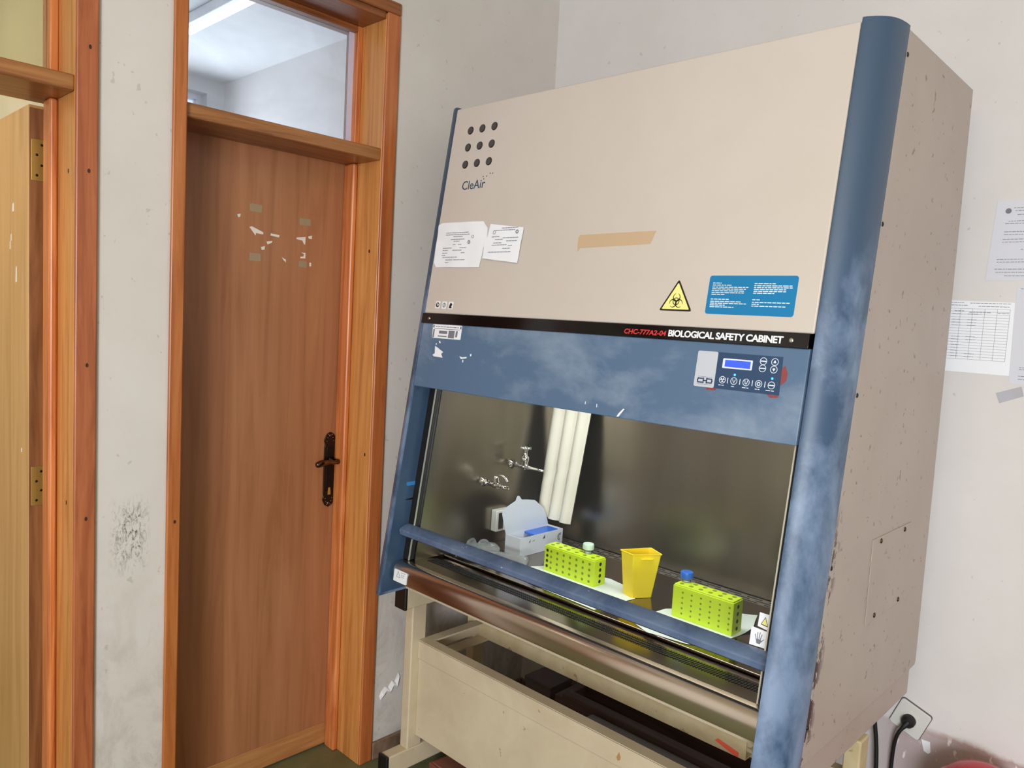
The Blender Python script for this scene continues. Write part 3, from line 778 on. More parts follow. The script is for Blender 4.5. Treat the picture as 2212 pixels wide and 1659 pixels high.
# chamber
gk = bmesh.new()
for x0, x1 in ((-1.849, -1.8185), (-.6625, -.632)):
    q0 = [(x0, .79), (x1, .79), (x1, 1.34), (x0, 1.34)]
    prism([(x, Yp(z) + .072, z) for x, z in q0], [(x, Yp(z) + .10, z) for x, z in q0], gk)
loose('black_gasket', gk, P_rub, CAB)
tr = bmesh.new()
for x0, x1 in ((-1.8185, -1.8150), (-.666, -.6625)):
    q0 = [(x0, .79), (x1, .79), (x1, 1.335), (x0, 1.335)]
    prism([(x, Yp(z) + .068, z) for x, z in q0], [(x, Yp(z) + .0718, z) for x, z in q0], tr)
loose('sash_track', tr, mat('bright_metal_edge', (225, 225, 215), .2, .7), CAB)
lw = [(Yp(.785) + .092, .785), (2.105, .785), (2.105, 1.56), (Yp(1.56) + .092, 1.56)]
wl = lambda X0, X1: prism([(X0, y, z) for y, z in lw], [(X1, y, z) for y, z in lw])
obj('chamber_wall', wl(-1.8145, -1.812), P_steel, CAB); obj('chamber_wall', wl(-.668, -.6655), P_steel, CAB)
back = obj('chamber_wall', box(-1.812, -.668, 2.100, 2.110, .785, 1.56), P_steel, CAB)
obj('chamber_roof', box(-1.822, -.658, 1.66, 2.11, 1.56, 1.57), P_steel, CAB)
tray = obj('work_tray', box(-1.810, -.670, 1.618, 2.040, .773, .785), P_tray, CAB, .002)
tn = obj('rear_grille', boxes((-1.810, -.670, 2.044, 2.098, .770, .7815)), mat('dull_rear_steel', (170, 164, 154), .45, .9), CAB)
sl = bmesh.new()
for r_ in range(3):
    for k in range(17):
        x = -1.785 + .066 * k + (.033 if r_ == 1 else 0)
        if x + .046 < -.672: B(sl, x, x + .046, 2.052 + .015 * r_, 2.0575 + .015 * r_, .7812, .7820)
obj('exhaust_slots', sl, P_hole, tn)
# front intake grille and rounded steel armrest, one folded sheet
gp = [(1.480, .770), (1.480, .7885)]
gp += [(1.466 - .0275 * math.sin(math.radians(t)), .7535 + .035 * math.cos(math.radians(t))) for t in range(0, 91, 9)]
gp += [(1.4385, .738), (1.440, .729), (1.446, .725), (1.452, .725), (1.470, .735), (1.480, .765)]
obj('armrest', prism([(-1.840, y, z) for y, z in gp], [(-.6405, y, z) for y, z in gp]), P_arm, CAB, smooth='auto')
gq = [(1.612, .765), (1.612, .776), (1.576, .783), (1.528, .7870), (1.4805, .7885), (1.4805, .765)]
ig = obj('intake_grille', prism([(-1.840, y, z) for y, z in gq], [(-.6405, y, z) for y, z in gq]), mat('dark_reflection_steel', (128, 118, 108), .2, 1), CAB, smooth='auto')  # armrest steel toned down: the top's dark reflection is put into the colour
pf = bmesh.new()
n_ = 150
for r_ in range(3):
    for k in range(n_):
        x = -1.79 + 1.12 * k / n_
        y0 = 1.533 + .015 * r_; z0 = .7872 - (y0 - 1.528) * .0937
        vs = [(x, y0, z0 + .0004), (x + .0040, y0, z0 + .0004), (x + .0040, y0 + .011, z0 - .0006), (x, y0 + .011, z0 - .0006)]
        prism(vs, [(a, b_, c_ + .0006) for a, b_, c_ in vs], pf)
obj('intake_perforations', pf, P_hole, ig)['kind'] = 'stuff'
# sash glass with its blue handle bar
gl = obj('sash_glass', slab(-1.8148, -.6665, .870, 1.42, .074, .079), G_sash, CAB)
def barprof(z):
    y = Yp(.882); return [(y + .072, .862), (y + .050, .863), (y + .040, .870), (y + .036, .8835), (y + .039, .8885), (y + .058, .897), (y + .072, .899)]
obj('sash_handle', prism([(-1.8445, y, z) for y, z in barprof(0)], [(-.634, y, z) for y, z in barprof(0)]), P_rail, CAB, smooth='auto')
# safety stickers on the glass by the right column
GF = Frame((0, Yp(0) + .0735, 0), (1, 0, 0), (0, TIL, 1))
s1 = obj('warning_sticker', plate(GF, [(-.6895, .9410), (-.660, .9370), (-.660, .9700), (-.6890, .9700)], 0, .0005), P_paper, gl)
s1b = obj('warning_triangle', plate(GF, rpoly([(-.6750, .9640), (-.6835, .9465), (-.6665, .9445)], .001), .0005, .0008), P_dark, s1)
obj('triangle_field', plate(GF, [(-.6750, .9615), (-.6815, .9480), (-.6685, .9465)], .0008, .0011), P_yellow, s1)
s2 = obj('hand_sticker', plate(GF, [(-.7020, .8995), (-.6640, .9010), (-.6645, .9352), (-.7022, .9372)], .0002, .0007), P_paper, gl)
hd = bmesh.new()
plate(GF, rpoly([(-.6870, .9060), (-.6790, .9060), (-.6770, .9150), (-.6890, .9150)], .001), .0007, .001, hd)
for x, y, x2, y2 in ((-.6885, .914, -.6915, .923), (-.6855, .915, -.6865, .928), (-.6825, .915, -.6815, .929), (-.6795, .915, -.6770, .926), (-.6775, .911, -.6725, .917)):
    stroke(GF, [(x, y), (x2, y2)], .0016, .0007, .001, hd)
obj('hand_print', hd, P_ink, s2)
obj('black_sticker', plate(GF, [(-.6640, .9005), (-.6615, .9005), (-.6615, .928), (-.6645, .928)], .0002, .0006), P_black, gl)
AF = Frame((0, 1.4378, 0), (1, 0, 0), (0, 0, 1))
ar = bpy.data.objects['armrest']
ls = obj('armrest_label', plate(AF, rpoly([(-1.835, .7320), (-1.772, .7320), (-1.768, .7700), (-1.830, .7705)], .004), -.002, .001), P_paper, ar)
g_ = bmesh.new(); stroke(AF, [(-1.8185, .748), (-1.8105, .766), (-1.8025, .748), (-1.8185, .748)], .0012, .001, .0013, g_)
lines(AF, [(-1.797, -1.776, .765), (-1.797, -1.778, .758), (-1.797, -1.782, .752)], .0014, .001, g_)
obj('label_symbol', g_, P_ink, ls)
# hatch on the right side panel
HF = Frame((XI, 0, 0), (0, 1, 0), (0, 0, 1))
ht = obj('side_hatch', plate(HF, [(1.790, .908), (2.061, .908), (2.061, 1.105), (1.790, 1.105)], 0, .0022), P_sideshade, CAB, .0008)
for y, z in ((1.842, 1.0945), (2.008, 1.0945), (2.008, .9185), (1.843, .9190)):
    obj('hatch_screw', lathe(HF.p(y, z, .002), HF.n, [(0, .0062), (.002, .0058), (.0035, .003)], 14), P_bronze2, ht, smooth=True)

# service taps and socket on the chamber's left wall
def tap(y, z, style):
    x0 = -1.812
    b_ = obj('gas_tap', lathe((x0, y, z), (1, 0, 0), [(0, .0165), (.003, .0165), (.007, .011), (.016, .0085), (.05, .008), (.052, .0115), (.072, .0115), (.075, .009), (.085, .0065), (.12, .0045), (.146 if style else .118, .0038)], 20), P_chrome, CAB, smooth=True)
    xb = x0 + .063
    if style:
        st = lathe((xb, y, z), (0, 0, 1), [(0, .0105), (.018, .0105), (.022, .0125), (.034, .0125), (.038, .007), (.052, .006), (.060, .009), (.068, .007), (.072, .002)], 18)
        for k in range(4):
            a = math.pi / 4 + k * math.pi / 2
            cyl((xb, y, z + .062), (xb + .018 * math.cos(a), y + .018 * math.sin(a), z + .065), .0042, .0052, 10, st)
        obj('tap_handle', st, P_chrome, b_, smooth=True)
        obj('tap_nut', lathe((x0 + .022, y, z), (.3, -1, .6), [(0, .009), (.012, .009), (.018, .006)], 6), P_chrome, b_)
    else:
        st = lathe((xb, y, z), (.1, -.2, 1), [(0, .0105), (.014, .0105), (.018, .008), (.028, .009), (.032, .006)], 16)
        tube([(xb, y, z + .028), (xb + .022, y - .004, z + .036), (xb + .045, y - .006, z + .034), (xb + .058, y - .008, z + .022)], lambda t: .0055 - .001 * t, 10, st)
        obj('tap_handle', st, P_chrome, b_, smooth=True)
        obj('tap_nut', lathe((x0 + .022, y, z), (.2, -1, .6), [(0, .010), (.014, .010), (.018, .006)], 6), P_chrome, b_)
tap(1.9152, 1.052, 1); tap(1.7807, 1.0046, 0)
skb = obj('socket_box', boxes((-1.812, -1.786, 1.828, 1.905, .829, .902)), P_socket, CAB, .002)
obj('socket_face', boxes((-1.786, -1.784, 1.838, 1.895, .838, .893)), P_hole, skb)
obj('socket_flap', boxes((-1.785, -1.776, 1.858, 1.900, .833, .896)), P_socket, skb, .002)

# ================================================================ STAND
ST = thing('cabinet_stand', (-1.2405, 1.85, 0), 'cream steel stand with deep front panel under the safety cabinet', 'stand')
for s in (-1, 1):
    xo = (lambda a, b_: (a, b_)) if s < 0 else (lambda a, b_: (-2.481 - b_, -2.481 - a))
    f0, f1 = xo(-1.919, -1.875); l0, l1 = xo(-1.9145, -1.8755); a0, a1 = xo(-1.905, -1.853)
    obj('upper_arm', box(a0, a1, 1.512, 2.20, .612, .6865), P_stand if s < 0 else P_sideshade, ST, .003)  # right arm takes the darkened side colour, its shade painted in
    ft = obj('foot', box(f0, f1, 1.482, 2.20, .052, .120), P_stand, ST, .004)
    obj('foot_cap', box(f0 - .001, f1 + .001, 1.472, 1.483, .050, .122), P_black, ft, .003)
    obj('arm_cap', box(a0 - .001, a1 + .001, 1.502, 1.513, .610, .6865), P_black, ST, .003)
    obj('leg', box(l0, l1, 1.555, 1.615, .118, .613), P_stand, ST, .004)
    obj('leg', box(l0, l1, 1.838, 1.892, .118, .613), P_standold, ST, .004)
    for y in (1.54, 2.12): obj('levelling_foot', lathe(((f0 + f1) / 2, y, 0), (0, 0, 1), [(0, .022), (.008, .022), (.014, .008), (.053, .008)], 18), P_black, ft)
obj('front_panel', boxes((-1.8750, -.606, 1.588, 1.592, .160, .430), (-1.8750, -.606, 1.583, 1.592, .426, .487), (-1.8750, -.606, 1.583, 1.622, .484, .488)), P_stand, ST, .001)
obj('side_rail', boxes((-1.8755, -1.838, 1.622, 1.86, .483, .488), (-1.8755, -1.870, 1.622, 1.86, .44, .483), (-1.8755, -1.828, 1.622, 1.93, .425, .43)), P_stand, ST)
br = obj('back_rail', boxes((-1.8755, -.855, 1.860, 1.863, .428, .495), (-1.8755, -.855, 1.863, 1.90, .492, .495), (-1.8755, -.855, 1.863, 1.90, .428, .431), (-1.8755, -.606, 1.90, 1.93, .42, .49)), P_standold, ST)
obj('orange_tag', plate(Frame((0, 1.8598, 0), (1, 0, 0), (0, 0, 1)), rpoly([(-.945, .446), (-.936, .455), (-.874, .442), (-.874, .429), (-.884, .4285)], .002), 0, .0008), P_orange, br)
obj('paint_chip', plate(Frame((0, 1.583, 0), (1, 0, 0), (0, 0, 1)), rpoly([(-1.0715, .448), (-1.064, .4655), (-1.058, .455), (-1.059, .446), (-1.066, .441)], .002), 0, .0006), mat('tan_chip', (170, 130, 90), .7), ST)

# ================================================================ THINGS ON THE CABINET
n1 = thing('paper_notice', (-1.738, Yp(1.76), 1.76), 'larger wrinkled white paper notice taped on the left of the beige front panel', 'paper notice')
def sheet(F, pts, h, th=.0006, curl=0, res=14):
    """a paper outline filled with a grid that ripples a little"""
    bm = plate(F, pts, h, h + th)
    bmesh.ops.triangulate(bm, faces=bm.faces[:])
    return bm
def rippled(F, pts, h, amp, f1, res=16, seed=0):
    xs = [p[0] for p in pts]; ys = [p[1] for p in pts]; x0, x1, y0, y1 = min(xs), max(xs), min(ys), max(ys)
    bm = bmesh.new(); vs = [bm.verts.new((x, y, 0)) for x, y in pts]; bm.faces.new(vs)
    for i in range(1, res):
        for co, no in (((x0 + (x1 - x0) * i / res, 0, 0), (1, 0, 0)), ((0, y0 + (y1 - y0) * i / res, 0), (0, 1, 0))):
            bmesh.ops.bisect_plane(bm, geom=bm.verts[:] + bm.edges[:] + bm.faces[:], plane_co=co, plane_no=no)
    r = random.Random(seed); ph = [r.uniform(0, 6) for _ in range(4)]
    top = bmesh.ops.duplicate(bm, geom=bm.faces[:])
    for v in bm.verts:
        x, y = v.co.x, v.co.y
        a = amp * (.5 + .25 * math.sin(f1 * x + ph[0] + 2 * math.sin(f1 * .6 * y + ph[1])) + .25 * math.sin(f1 * 1.7 * y + ph[2] + math.sin(f1 * x * .8)))
        v.co = F.p(x, y, h + a)
    bot = [e for e in top['geom'] if isinstance(e, bmesh.types.BMVert)]
    for v in bot: v.co = v.co + F.n * .0003
    return bm
pa = [(-1.8450, 1.8280), (-1.8282, 1.8340), (-1.6467, 1.8317), (-1.6243, 1.8109), (-1.6213, 1.7757), (-1.6279, 1.7496), (-1.6332, 1.6961), (-1.8262, 1.6973), (-1.8384, 1.7123)]
obj('paper_sheet', rippled(FP, pa, .0006, .003, 60, 16, 1), P_paper, n1, smooth=True)
rows = [(-1.80, -1.70, 1.801), (-1.80, -1.695, 1.795), (-1.765, -1.725, 1.789), (-1.775, -1.715, 1.781), (-1.76, -1.735, 1.775), (-1.762, -1.748, 1.765), (-1.738, -1.725, 1.765), (-1.805, -1.765, 1.755), (-1.73, -1.70, 1.755),
        (-1.805, -1.78, 1.748), (-1.76, -1.72, 1.748), (-1.805, -1.78, 1.740), (-1.72, -1.705, 1.740), (-1.805, -1.79, 1.733), (-1.80, -1.735, 1.727), (-1.785, -1.755, 1.719), (-1.75, -1.70, 1.719), (-1.785, -1.77, 1.711)]
g_ = lines(FP, rows, .0016, .0042); ring(FP, -1.693, 1.771, .0055, .003, .0042, .0045, 16, bm=g_); ring(FP, -1.680, 1.787, .0045, .0035, .0042, .0045, 16, bm=g_)
obj('notice_print', g_, P_ink, n1)
n2 = thing('paper_notice', (-1.55, Yp(1.76), 1.76), 'smaller tilted white paper slip to the right of the larger notice on the beige panel', 'paper notice')
pb = [(-1.6097, 1.8203), (-1.4756, 1.8047), (-1.4799, 1.7065), (-1.6232, 1.7210), (-1.6230, 1.7758), (-1.6158, 1.7843)]
obj('paper_sheet', rippled(FP, pb, .0046, .0022, 70, 12, 2), P_paper, n2, smooth=True)
rows = [(-1.590, -1.505, 1.800), (-1.560, -1.495, 1.806), (-1.595, -1.565, 1.782), (-1.55, -1.49, 1.778), (-1.58, -1.55, 1.774), (-1.535, -1.49, 1.769), (-1.585, -1.55, 1.764), (-1.59, -1.53, 1.758), (-1.525, -1.51, 1.756), (-1.545, -1.515, 1.748), (-1.60, -1.51, 1.738)]
g_ = lines(FP, rows, .0016, .0074); ring(FP, -1.498, 1.794, .0055, .003, .0074, .0078, 16, bm=g_); ring(FP, -1.588, 1.795, .0055, .0045, .0074, .0078, 16, bm=g_)
obj('notice_print', g_, P_ink, n2)
tp = obj('masking_tape', plate(FP, [(-1.2800, 1.7700), (-1.2758, 1.7780), (-1.1925, 1.7792), (-1.0444, 1.7803), (-1.0557, 1.7493), (-1.1900, 1.7460), (-1.2700, 1.7440), (-1.2760, 1.7350), (-1.2790, 1.7480)], 0, .0006), P_tape)
tag(tp, 'long strip of tan masking tape stuck across the beige front panel', 'tape')

# ================================================================ THINGS ON THE TRAY
ZT = .785
def rack(name_loc, length, depth, height, label, cols, rows_, tube_col, capmat, caplabel, seedhole):
    (x, y, a) = name_loc
    r = thing('test_tube_rack', (0, 0, 0), label, 'test tube rack', 'lime test tube racks on the steel tray')
    b_ = obj('rack_body', None or boxes((0, length, 0, depth, 0, height - .004), (.002, length - .002, .002, depth - .002, height - .004, height)), P_lime, r, .001)
    g = bmesh.new()
    FF = Frame((0, 0, 0), (1, 0, 0), (0, 0, 1))      # front face, n = -y
    for i in range(cols):
        for j in range(rows_):
            cx = length * (.14 + .76 * i / (cols - 1)) if seedhole else length * (.17 + .77 * i / (cols - 1)); cz = height * (.16 + .64 * j / (rows_ - 1))
            lathe(FF.p(cx, cz, -.0005), FF.n, [(0, .0042 if seedhole else .0028), (.001, .0042 if seedhole else .0028)], 12, g)
    loose('front_hole', g, P_limed, r)
    g = bmesh.new()
    for (XX, nx) in ((length, 1), (0, -1)):
        for j in range(4):
            cz = height * (.16 + .64 * j / 3)
            lathe((XX - nx * .0005, depth * .5, cz), (nx, 0, 0), [(0, .0055), (.001, .0055)], 12, g)
    if seedhole:
        for j in range(4): lathe(FF.p(length * .06, height * (.2 + .6 * j / 3), -.0005), FF.n, [(0, .0048), (.001, .0048)], 12, g)
    loose('end_hole', g, P_hole, r)
    g = bmesh.new()
    for i in range(6):
        for j in range(2): lathe((length * (.1 + .8 * i / 5), depth * (.28 + .44 * j), height - .0005), (0, 0, 1), [(0, .0062), (.001, .0062)], 14, g)
    obj('top_holes', g, P_limed, r)
    r.location = (x, y, ZT + .001); r.rotation_euler = (0, 0, a)
    t = thing('sample_tube', (0, 0, 0), caplabel, 'sample tube')
    obj('tube_body', lathe((0, 0, 0), (0, 0, 1), [(0, .002), (.012, .011), (.072, .0115), (.100, .0118)], 22), G_tube, t, smooth=True)
    obj('tube_label', lathe((0, 0, .055), (0, 0, 1), [(0, .0100), (.028, .0100)], 20), P_white, t)
    cp_ = lathe((0, 0, .090), (0, 0, 1), [(0, .0165), (.002, .0172), (.014, .0172), (.0165, .0155), (.017, .012)], 26)
    obj('cap', cp_, capmat, t, smooth='auto')
    return r, t
r1, t1 = rack((-1.5105, 1.7660, -.035), .197, .052, .081, 'lime green test tube rack on the left, holding the pale green capped tube', 7, 4, None, P_cap, 'clear tube with pale green cap standing in the left lime rack', True)
r1.rotation_euler = (0, 0, -.010)
r2, t2 = rack((-1.0505, 1.7640, 0.002), .176, .050, .089, 'lime green test tube rack on the right, holding the blue capped tube', 6, 5, None, P_bcap, 'clear tube with blue cap standing in the right lime rack', False)
t1.location = (-1.3735, 1.806, ZT + .001 - .004 + .0); t2.location = (-1.0365, 1.806, ZT - .002)
for t, zc in ((t1, .8880), (t2, .8940)): t.location.z = ZT + (zc - ZT - .099)

# yellow sharps bin
bn = thing('waste_bin', (-1.178, 1.802, ZT), 'small yellow tapered plastic bin between the two lime racks', 'bin')
b0 = [(-1.1921, 1.7829), (-1.1600, 1.8350), (-1.2060, 1.8560), (-1.2330, 1.7960)]
b1 = [(-1.1935, 1.7770), (-1.1440, 1.8490), (-1.2020, 1.8800), (-1.2470, 1.7900)]
shr = lambda P_, k: [((x - sum(p[0] for p in P_) / 4) * k + sum(p[0] for p in P_) / 4, (y - sum(p[1] for p in P_) / 4) * k + sum(p[1] for p in P_) / 4) for x, y in P_]
bm = bmesh.new()
z0, z1 = ZT + .001, .9125
b0 = rpoly(b0, .005, 3); b1 = rpoly(b1, .005, 3)
def loop(P_, z): return [bm.verts.new((x, y, z)) for x, y in P_]
cen = lambda P_: (sum(p[0] for p in P_) / len(P_), sum(p[1] for p in P_) / len(P_))
def shr(P_, k): c_ = cen(P_); return [((x - c_[0]) * k + c_[0], (y - c_[1]) * k + c_[1]) for x, y in P_]
L = [loop(b0, z0), loop(shr(b1, .97), z1 - .004), loop(shr(b1, 1.03), z1 - .002), loop(shr(b1, 1.03), z1), loop(shr(b1, .93), z1), loop(shr(b0, .93), z0 + .003)]
for a, b_ in zip(L, L[1:]):
    for i in range(len(a)):
        j = (i + 1) % len(a); bm.faces.new((a[i], a[j], b_[j], b_[i]))
bm.faces.new(L[0][::-1]); bm.faces.new(L[-1])
obj('bin_body', bm, P_yel, bn, smooth='auto')
nb = bmesh.new()
c0, c1 = Vector((-1.178, 1.797)), Vector((-1.157, 1.8275))
d_ = (c1 - c0).normalized(); nn = Vector((d_.y, -d_.x)) * .004
P_ = [c0 - nn * .6, c1 - nn * .6, c1 + nn, c0 + nn]
prism([(p.x, p.y, .8985) for p in P_], [(p.x, p.y, .9015) for p in P_], nb)
obj('bin_ledge', nb, P_yel, bn, .0008)

# paper towel sheets
TF = Frame((0, 0, 0), (1, 0, 0), (0, 1, 0))
def towel(pts, amp, lift, seed):
    bm = rippled(TF, pts, ZT + .0006, amp, 45, 14, seed)
    for v in bm.verts:
        k = lift(v.co.x, v.co.y)
        v.co.z += k
    return bm
o = obj('paper_towel', towel([(-1.555, 1.757), (-1.533, 1.795), (-1.440, 1.835), (-1.330, 1.868), (-1.270, 1.855), (-1.184, 1.789), (-1.188, 1.765), (-1.203, 1.651), (-1.205, 1.627), (-1.46, 1.640), (-1.545, 1.685)], .0004, lambda x, y: 0, 5), P_towel, smooth=True)
tag(o, 'white paper towel lying under the left lime rack and the yellow bin', 'paper towel')
o = obj('paper_towel', towel([(-1.090, 1.765), (-1.0866, 1.7925), (-1.070, 1.815), (-.975, 1.905), (-.898, 1.955), (-.856, 1.845), (-.868, 1.7626), (-.880, 1.700), (-.8981, 1.6493), (-.925, 1.632), (-1.029, 1.615), (-1.078, 1.637), (-1.10, 1.69)],
                             .0004, lambda x, y: max(0, (x + .90)) ** 1 * .35 * max(0, min(1, (y - 1.80) / .08)), 6), P_towel, smooth=True)
tag(o, 'white paper towel with curled edge lying under the right lime rack', 'paper towel')

# open white carton with lid up
ct = thing('carton', (-1.674, 1.90, ZT), 'open white cardboard box with raised lid at the left end of the steel tray', 'box')
x0, x1, y0, y1, zt = -1.7070, -1.6390, 1.793, 2.005, .8475
obj('carton_body', boxes((x0, x1, y0, y1, ZT + .0005, ZT + .0025), (x0, x0 + .0015, y0, y1, ZT + .0025, zt), (x1 - .0015, x1, y0, y1, ZT + .0025, zt), (x0 + .0015, x1 - .0015, y0, y0 + .0015, ZT + .0025, zt), (x0 + .0015, x1 - .0015, y1 - .0015, y1, ZT + .0025, zt)), P_carton, ct)
lid = [(1.7930, 0), (1.7850, .030), (1.7760, .068), (1.7790, .080), (1.8010, .0900), (1.8400, .1035), (1.8440, .114), (1.8500, .119), (1.8570, .1175), (1.8680, .104), (1.9000, .100), (1.9340, .0935), (1.9390, .090), (1.9800, .060), (2.000, .015), (2.004, 0)]
lean = -.06
obj('carton_lid', prism([(x0 + lean * h_ * 1.0, y, zt + h_) for y, h_ in lid], [(x0 + .0016 + lean * h_, y, zt + h_) for y, h_ in lid]), P_cartin, ct)
g_ = bmesh.new(); CF = Frame((x1, 0, 0), (0, 1, 0), (0, 0, 1))
plate(CF, [(1.903, .829), (1.914, .829), (1.912, .841)], 0, .0004, g_)
plate(CF, [(1.835, .828), (1.843, .836), (1.840, .827)], 0, .0004, g_); plate(CF, [(1.850, .829), (1.862, .832), (1.862, .830)], 0, .0004, g_)
ring(CF, 1.992, .822, .013, .0105, 0, .0004, 20, 1.2, 4.6, g_); ring(CF, 1.992, .822, .008, .006, 0, .0004, 20, 1.2, 4.6, g_)
obj('carton_print', g_, P_navy, ct)
bt = thing('pipette_tip_tray', (-1.67, 1.94, .84), 'blue plastic comb lying in the open white carton', 'plastic tray')
bm = boxes()
PT = [(-1.7030, 1.880), (-1.645, 1.872), (-1.643, 1.985), (-1.655, 1.998), (-1.7030, 1.998)]
prism([(x, y, .836) for x, y in PT], [(x, y, .8445) for x, y in PT], bm)
obj('tray_top', bm, P_bluep, bt, .002)
bm = bmesh.new()
for k in range(8):
    for x in (-1.648, -1.672): cyl((x, 1.882 + .015 * k, .836), (x, 1.882 + .015 * k, .790), .0045, .0012, 8, bm)
obj('tray_teeth', bm, P_bluep, bt)

# clear crumpled bag and clear tubes beside the carton
def blob(c, r, seed, sub=3, amp=.35):
    bm = bmesh.new(); bmesh.ops.create_icosphere(bm, subdivisions=sub, radius=1); rn = random.Random(seed)
    ks = [(Vector((rn.gauss(0, 1), rn.gauss(0, 1), rn.gauss(0, 1))), rn.uniform(0, 6)) for _ in range(9)]
    for v in bm.verts:
        d = 1 + amp * sum(math.sin(k.dot(v.co) * 3 + p) for k, p in ks) / 6
        z = max(v.co.z * d, -.75)
        v.co = Vector((c[0] + v.co.x * d * r[0], c[1] + v.co.y * d * r[1], c[2] + z * r[2]))
    return bm
def settle(o):
    zmin = min(v.co.z for v in o.data.vertices)
    for v in o.data.vertices: v.co.z += ZT + .0008 - zmin
    return o
o = settle(obj('plastic_bag', blob((-1.745, 1.690, .80), (.058, .085, .020), 4), G_plastic)); tag(o, 'crumpled clear plastic bag lying behind the blue sash bar left of the white carton', 'plastic bag')
for k, (x, y, r_) in enumerate(((-1.792, 1.735, .016), (-1.760, 1.752, .018))):
    o = settle(obj('plastic_cup', lathe((x, y, .80), (.35, -.6, .75) if k else (-.2, -.5, .85), [(0, r_ * .7), (.010, r_), (.026, r_ * 1.05), (.027, r_ * .9), (.01, r_ * .8)], 18), G_plastic, smooth=True))
    tag(o, ('small clear plastic cup nearest the left steel wall by the crumpled bag', 'small clear plastic cup standing between the crumpled bag and the white carton')[k], 'plastic cup')
ta, tb = Vector((-1.700, 1.700, ZT + .0165)), Vector((-1.560, 1.744, ZT + .0165))
o = obj('plastic_tube', lathe(ta, tb - ta, [(0, .006), (.012, .0145), (.13, .0150), (.135, .0155), (.146, .0155), (.147, .012)], 22), G_plastic, smooth=True)
tag(o, 'clear plastic tube lying in front of the white carton, just above the blue bar', 'sample tube')
o = settle(obj('metal_clip', tube([(-1.792, 1.640, .790), (-1.780, 1.632, .800), (-1.768, 1.634, .794), (-1.760, 1.628, .788)], .0035, 10), P_chrome, smooth=True))
tag(o, 'small bright metal clip on the tray at the left front corner', 'clip')

# white pleated sheet against the rear steel wall
bm = bmesh.new()
TLc, TRc, BRc, BLc = Vector((-1.7738, 2.090, 1.2900)), Vector((-1.6017, 2.090, 1.2900)), Vector((-1.6087, 2.0218, .8639)), Vector((-1.7608, 2.0218, .8678))
TLc = Vector((-1.765, 2.088, 1.300)); TRc = Vector((-1.592, 2.088, 1.300))
nn = (TRc - TLc).cross(BLc - TLc).normalized(); nn = -nn if nn.y > 0 else nn
NX, NZ = 60, 24
def sheet_pt(i, j, off):
    u, v = i / NX, j / NZ
    p = (TLc * (1 - u) + TRc * u) * (1 - v) + (BLc * (1 - u) + BRc * u) * v
    ph = u * 3.0 + .12
    w_ = 2.3 * abs(math.sin(math.pi * ph)) ** .6
    fold = .004 * math.exp(-((v - .60 - (u - .5) * -.18) / .02) ** 2) * (1 if u < .75 else .4)
    return p + nn * (off + .012 * w_ - fold)
for off in (0, .0012):
    V = [[bm.verts.new(sheet_pt(i, j, off)) for i in range(NX + 1)] for j in range(NZ + 1)]
    for j in range(NZ):
        for i in range(NX): bm.faces.new((V[j][i], V[j][i + 1], V[j + 1][i + 1], V[j + 1][i]))
o = obj('pleated_sheet', bm, P_pleat, smooth=True)
tag(o, 'white pleated sheet leaning against the rear steel wall behind the white carton', 'pleated sheet')

# ================================================================ WALL, FLOOR AND CABLES
NF = Frame((0, WY, 0), (1, 0, 0), (0, 0, 1))
def wall_notice(pts, label, rows, mm, emblem=None, h=.0008, th=.0014, grid=None):
    o = thing('wall_notice', (sum(p[0] for p in pts) / len(pts), WY, sum(p[1] for p in pts) / len(pts)), label, 'paper notice')
    obj('paper_sheet', plate(NF, pts, 0.0002, h), mm, o)
    g = lines(NF, rows, th, h)
    if emblem: lathe(NF.p(emblem[0], emblem[1], h), NF.n, [(0, emblem[2]), (.0004, emblem[2])], 20, g)
    if grid:
        gx0, gx1, gz0, gz1, nx, nz = grid
        for i in range(nx + 1): x = gx0 + (gx1 - gx0) * i / nx; plate(NF, [(x, gz0), (x + .0006, gz0), (x + .0006, gz1), (x, gz1)], h, h + .0002, g)
        for j in range(nz + 1): z = gz0 + (gz1 - gz0) * j / nz; plate(NF, [(gx0, z), (gx1, z), (gx1, z + .0006), (gx0, z + .0006)], h, h + .0002, g)
    obj('notice_print', g, P_ink, o)
    return o
rows = [(-.474, -.36, 1.905), (-.47, -.38, 1.898), (-.465, -.36, 1.888), (-.483, -.36, 1.872), (-.49, -.36, 1.866), (-.49, -.36, 1.845), (-.49, -.36, 1.838), (-.492, -.36, 1.826), (-.492, -.36, 1.819), (-.45, -.36, 1.80), (-.50, -.36, 1.775), (-.50, -.36, 1.768), (-.503, -.36, 1.75), (-.50, -.36, 1.742), (-.48, -.36, 1.733)]
wall_notice([(-.522, 1.7195), (-.33, 1.7240), (-.33, 1.925), (-.512, 1.925)], 'white printed notice with round dark emblem, upper right on the back wall', rows, P_paper2, (-.4853, 1.898, .0068))
rows = [(-.62, -.565, 1.662), (-.55, -.455, 1.661), (-.62, -.555, 1.655), (-.53, -.46, 1.653), (-.66, -.61, 1.644), (-.585, -.562, 1.640), (-.55, -.50, 1.637), (-.485, -.46, 1.636)]
rows += [(-.590 + .0003 * k, -.568, 1.632 - .0075 * k) for k in (0, 2, 3, 4, 8, 9, 10, 11, 12, 13, 14, 15)] + [(-.553, -.530, 1.632 - .0075 * k) for k in (0, 2, 3, 4, 8, 9, 14, 15)] + [(-.63, -.605, 1.585), (-.63, -.60, 1.578)]
wall_notice([(-.72, 1.4790), (-.4446, 1.4765), (-.4490, 1.6640), (-.72, 1.6700)], 'white printed table sheet on the back wall, partly hidden behind the cabinet edge', rows, P_paper, None, .0012, .0014, (-.60, -.458, 1.512, 1.646, 5, 18))
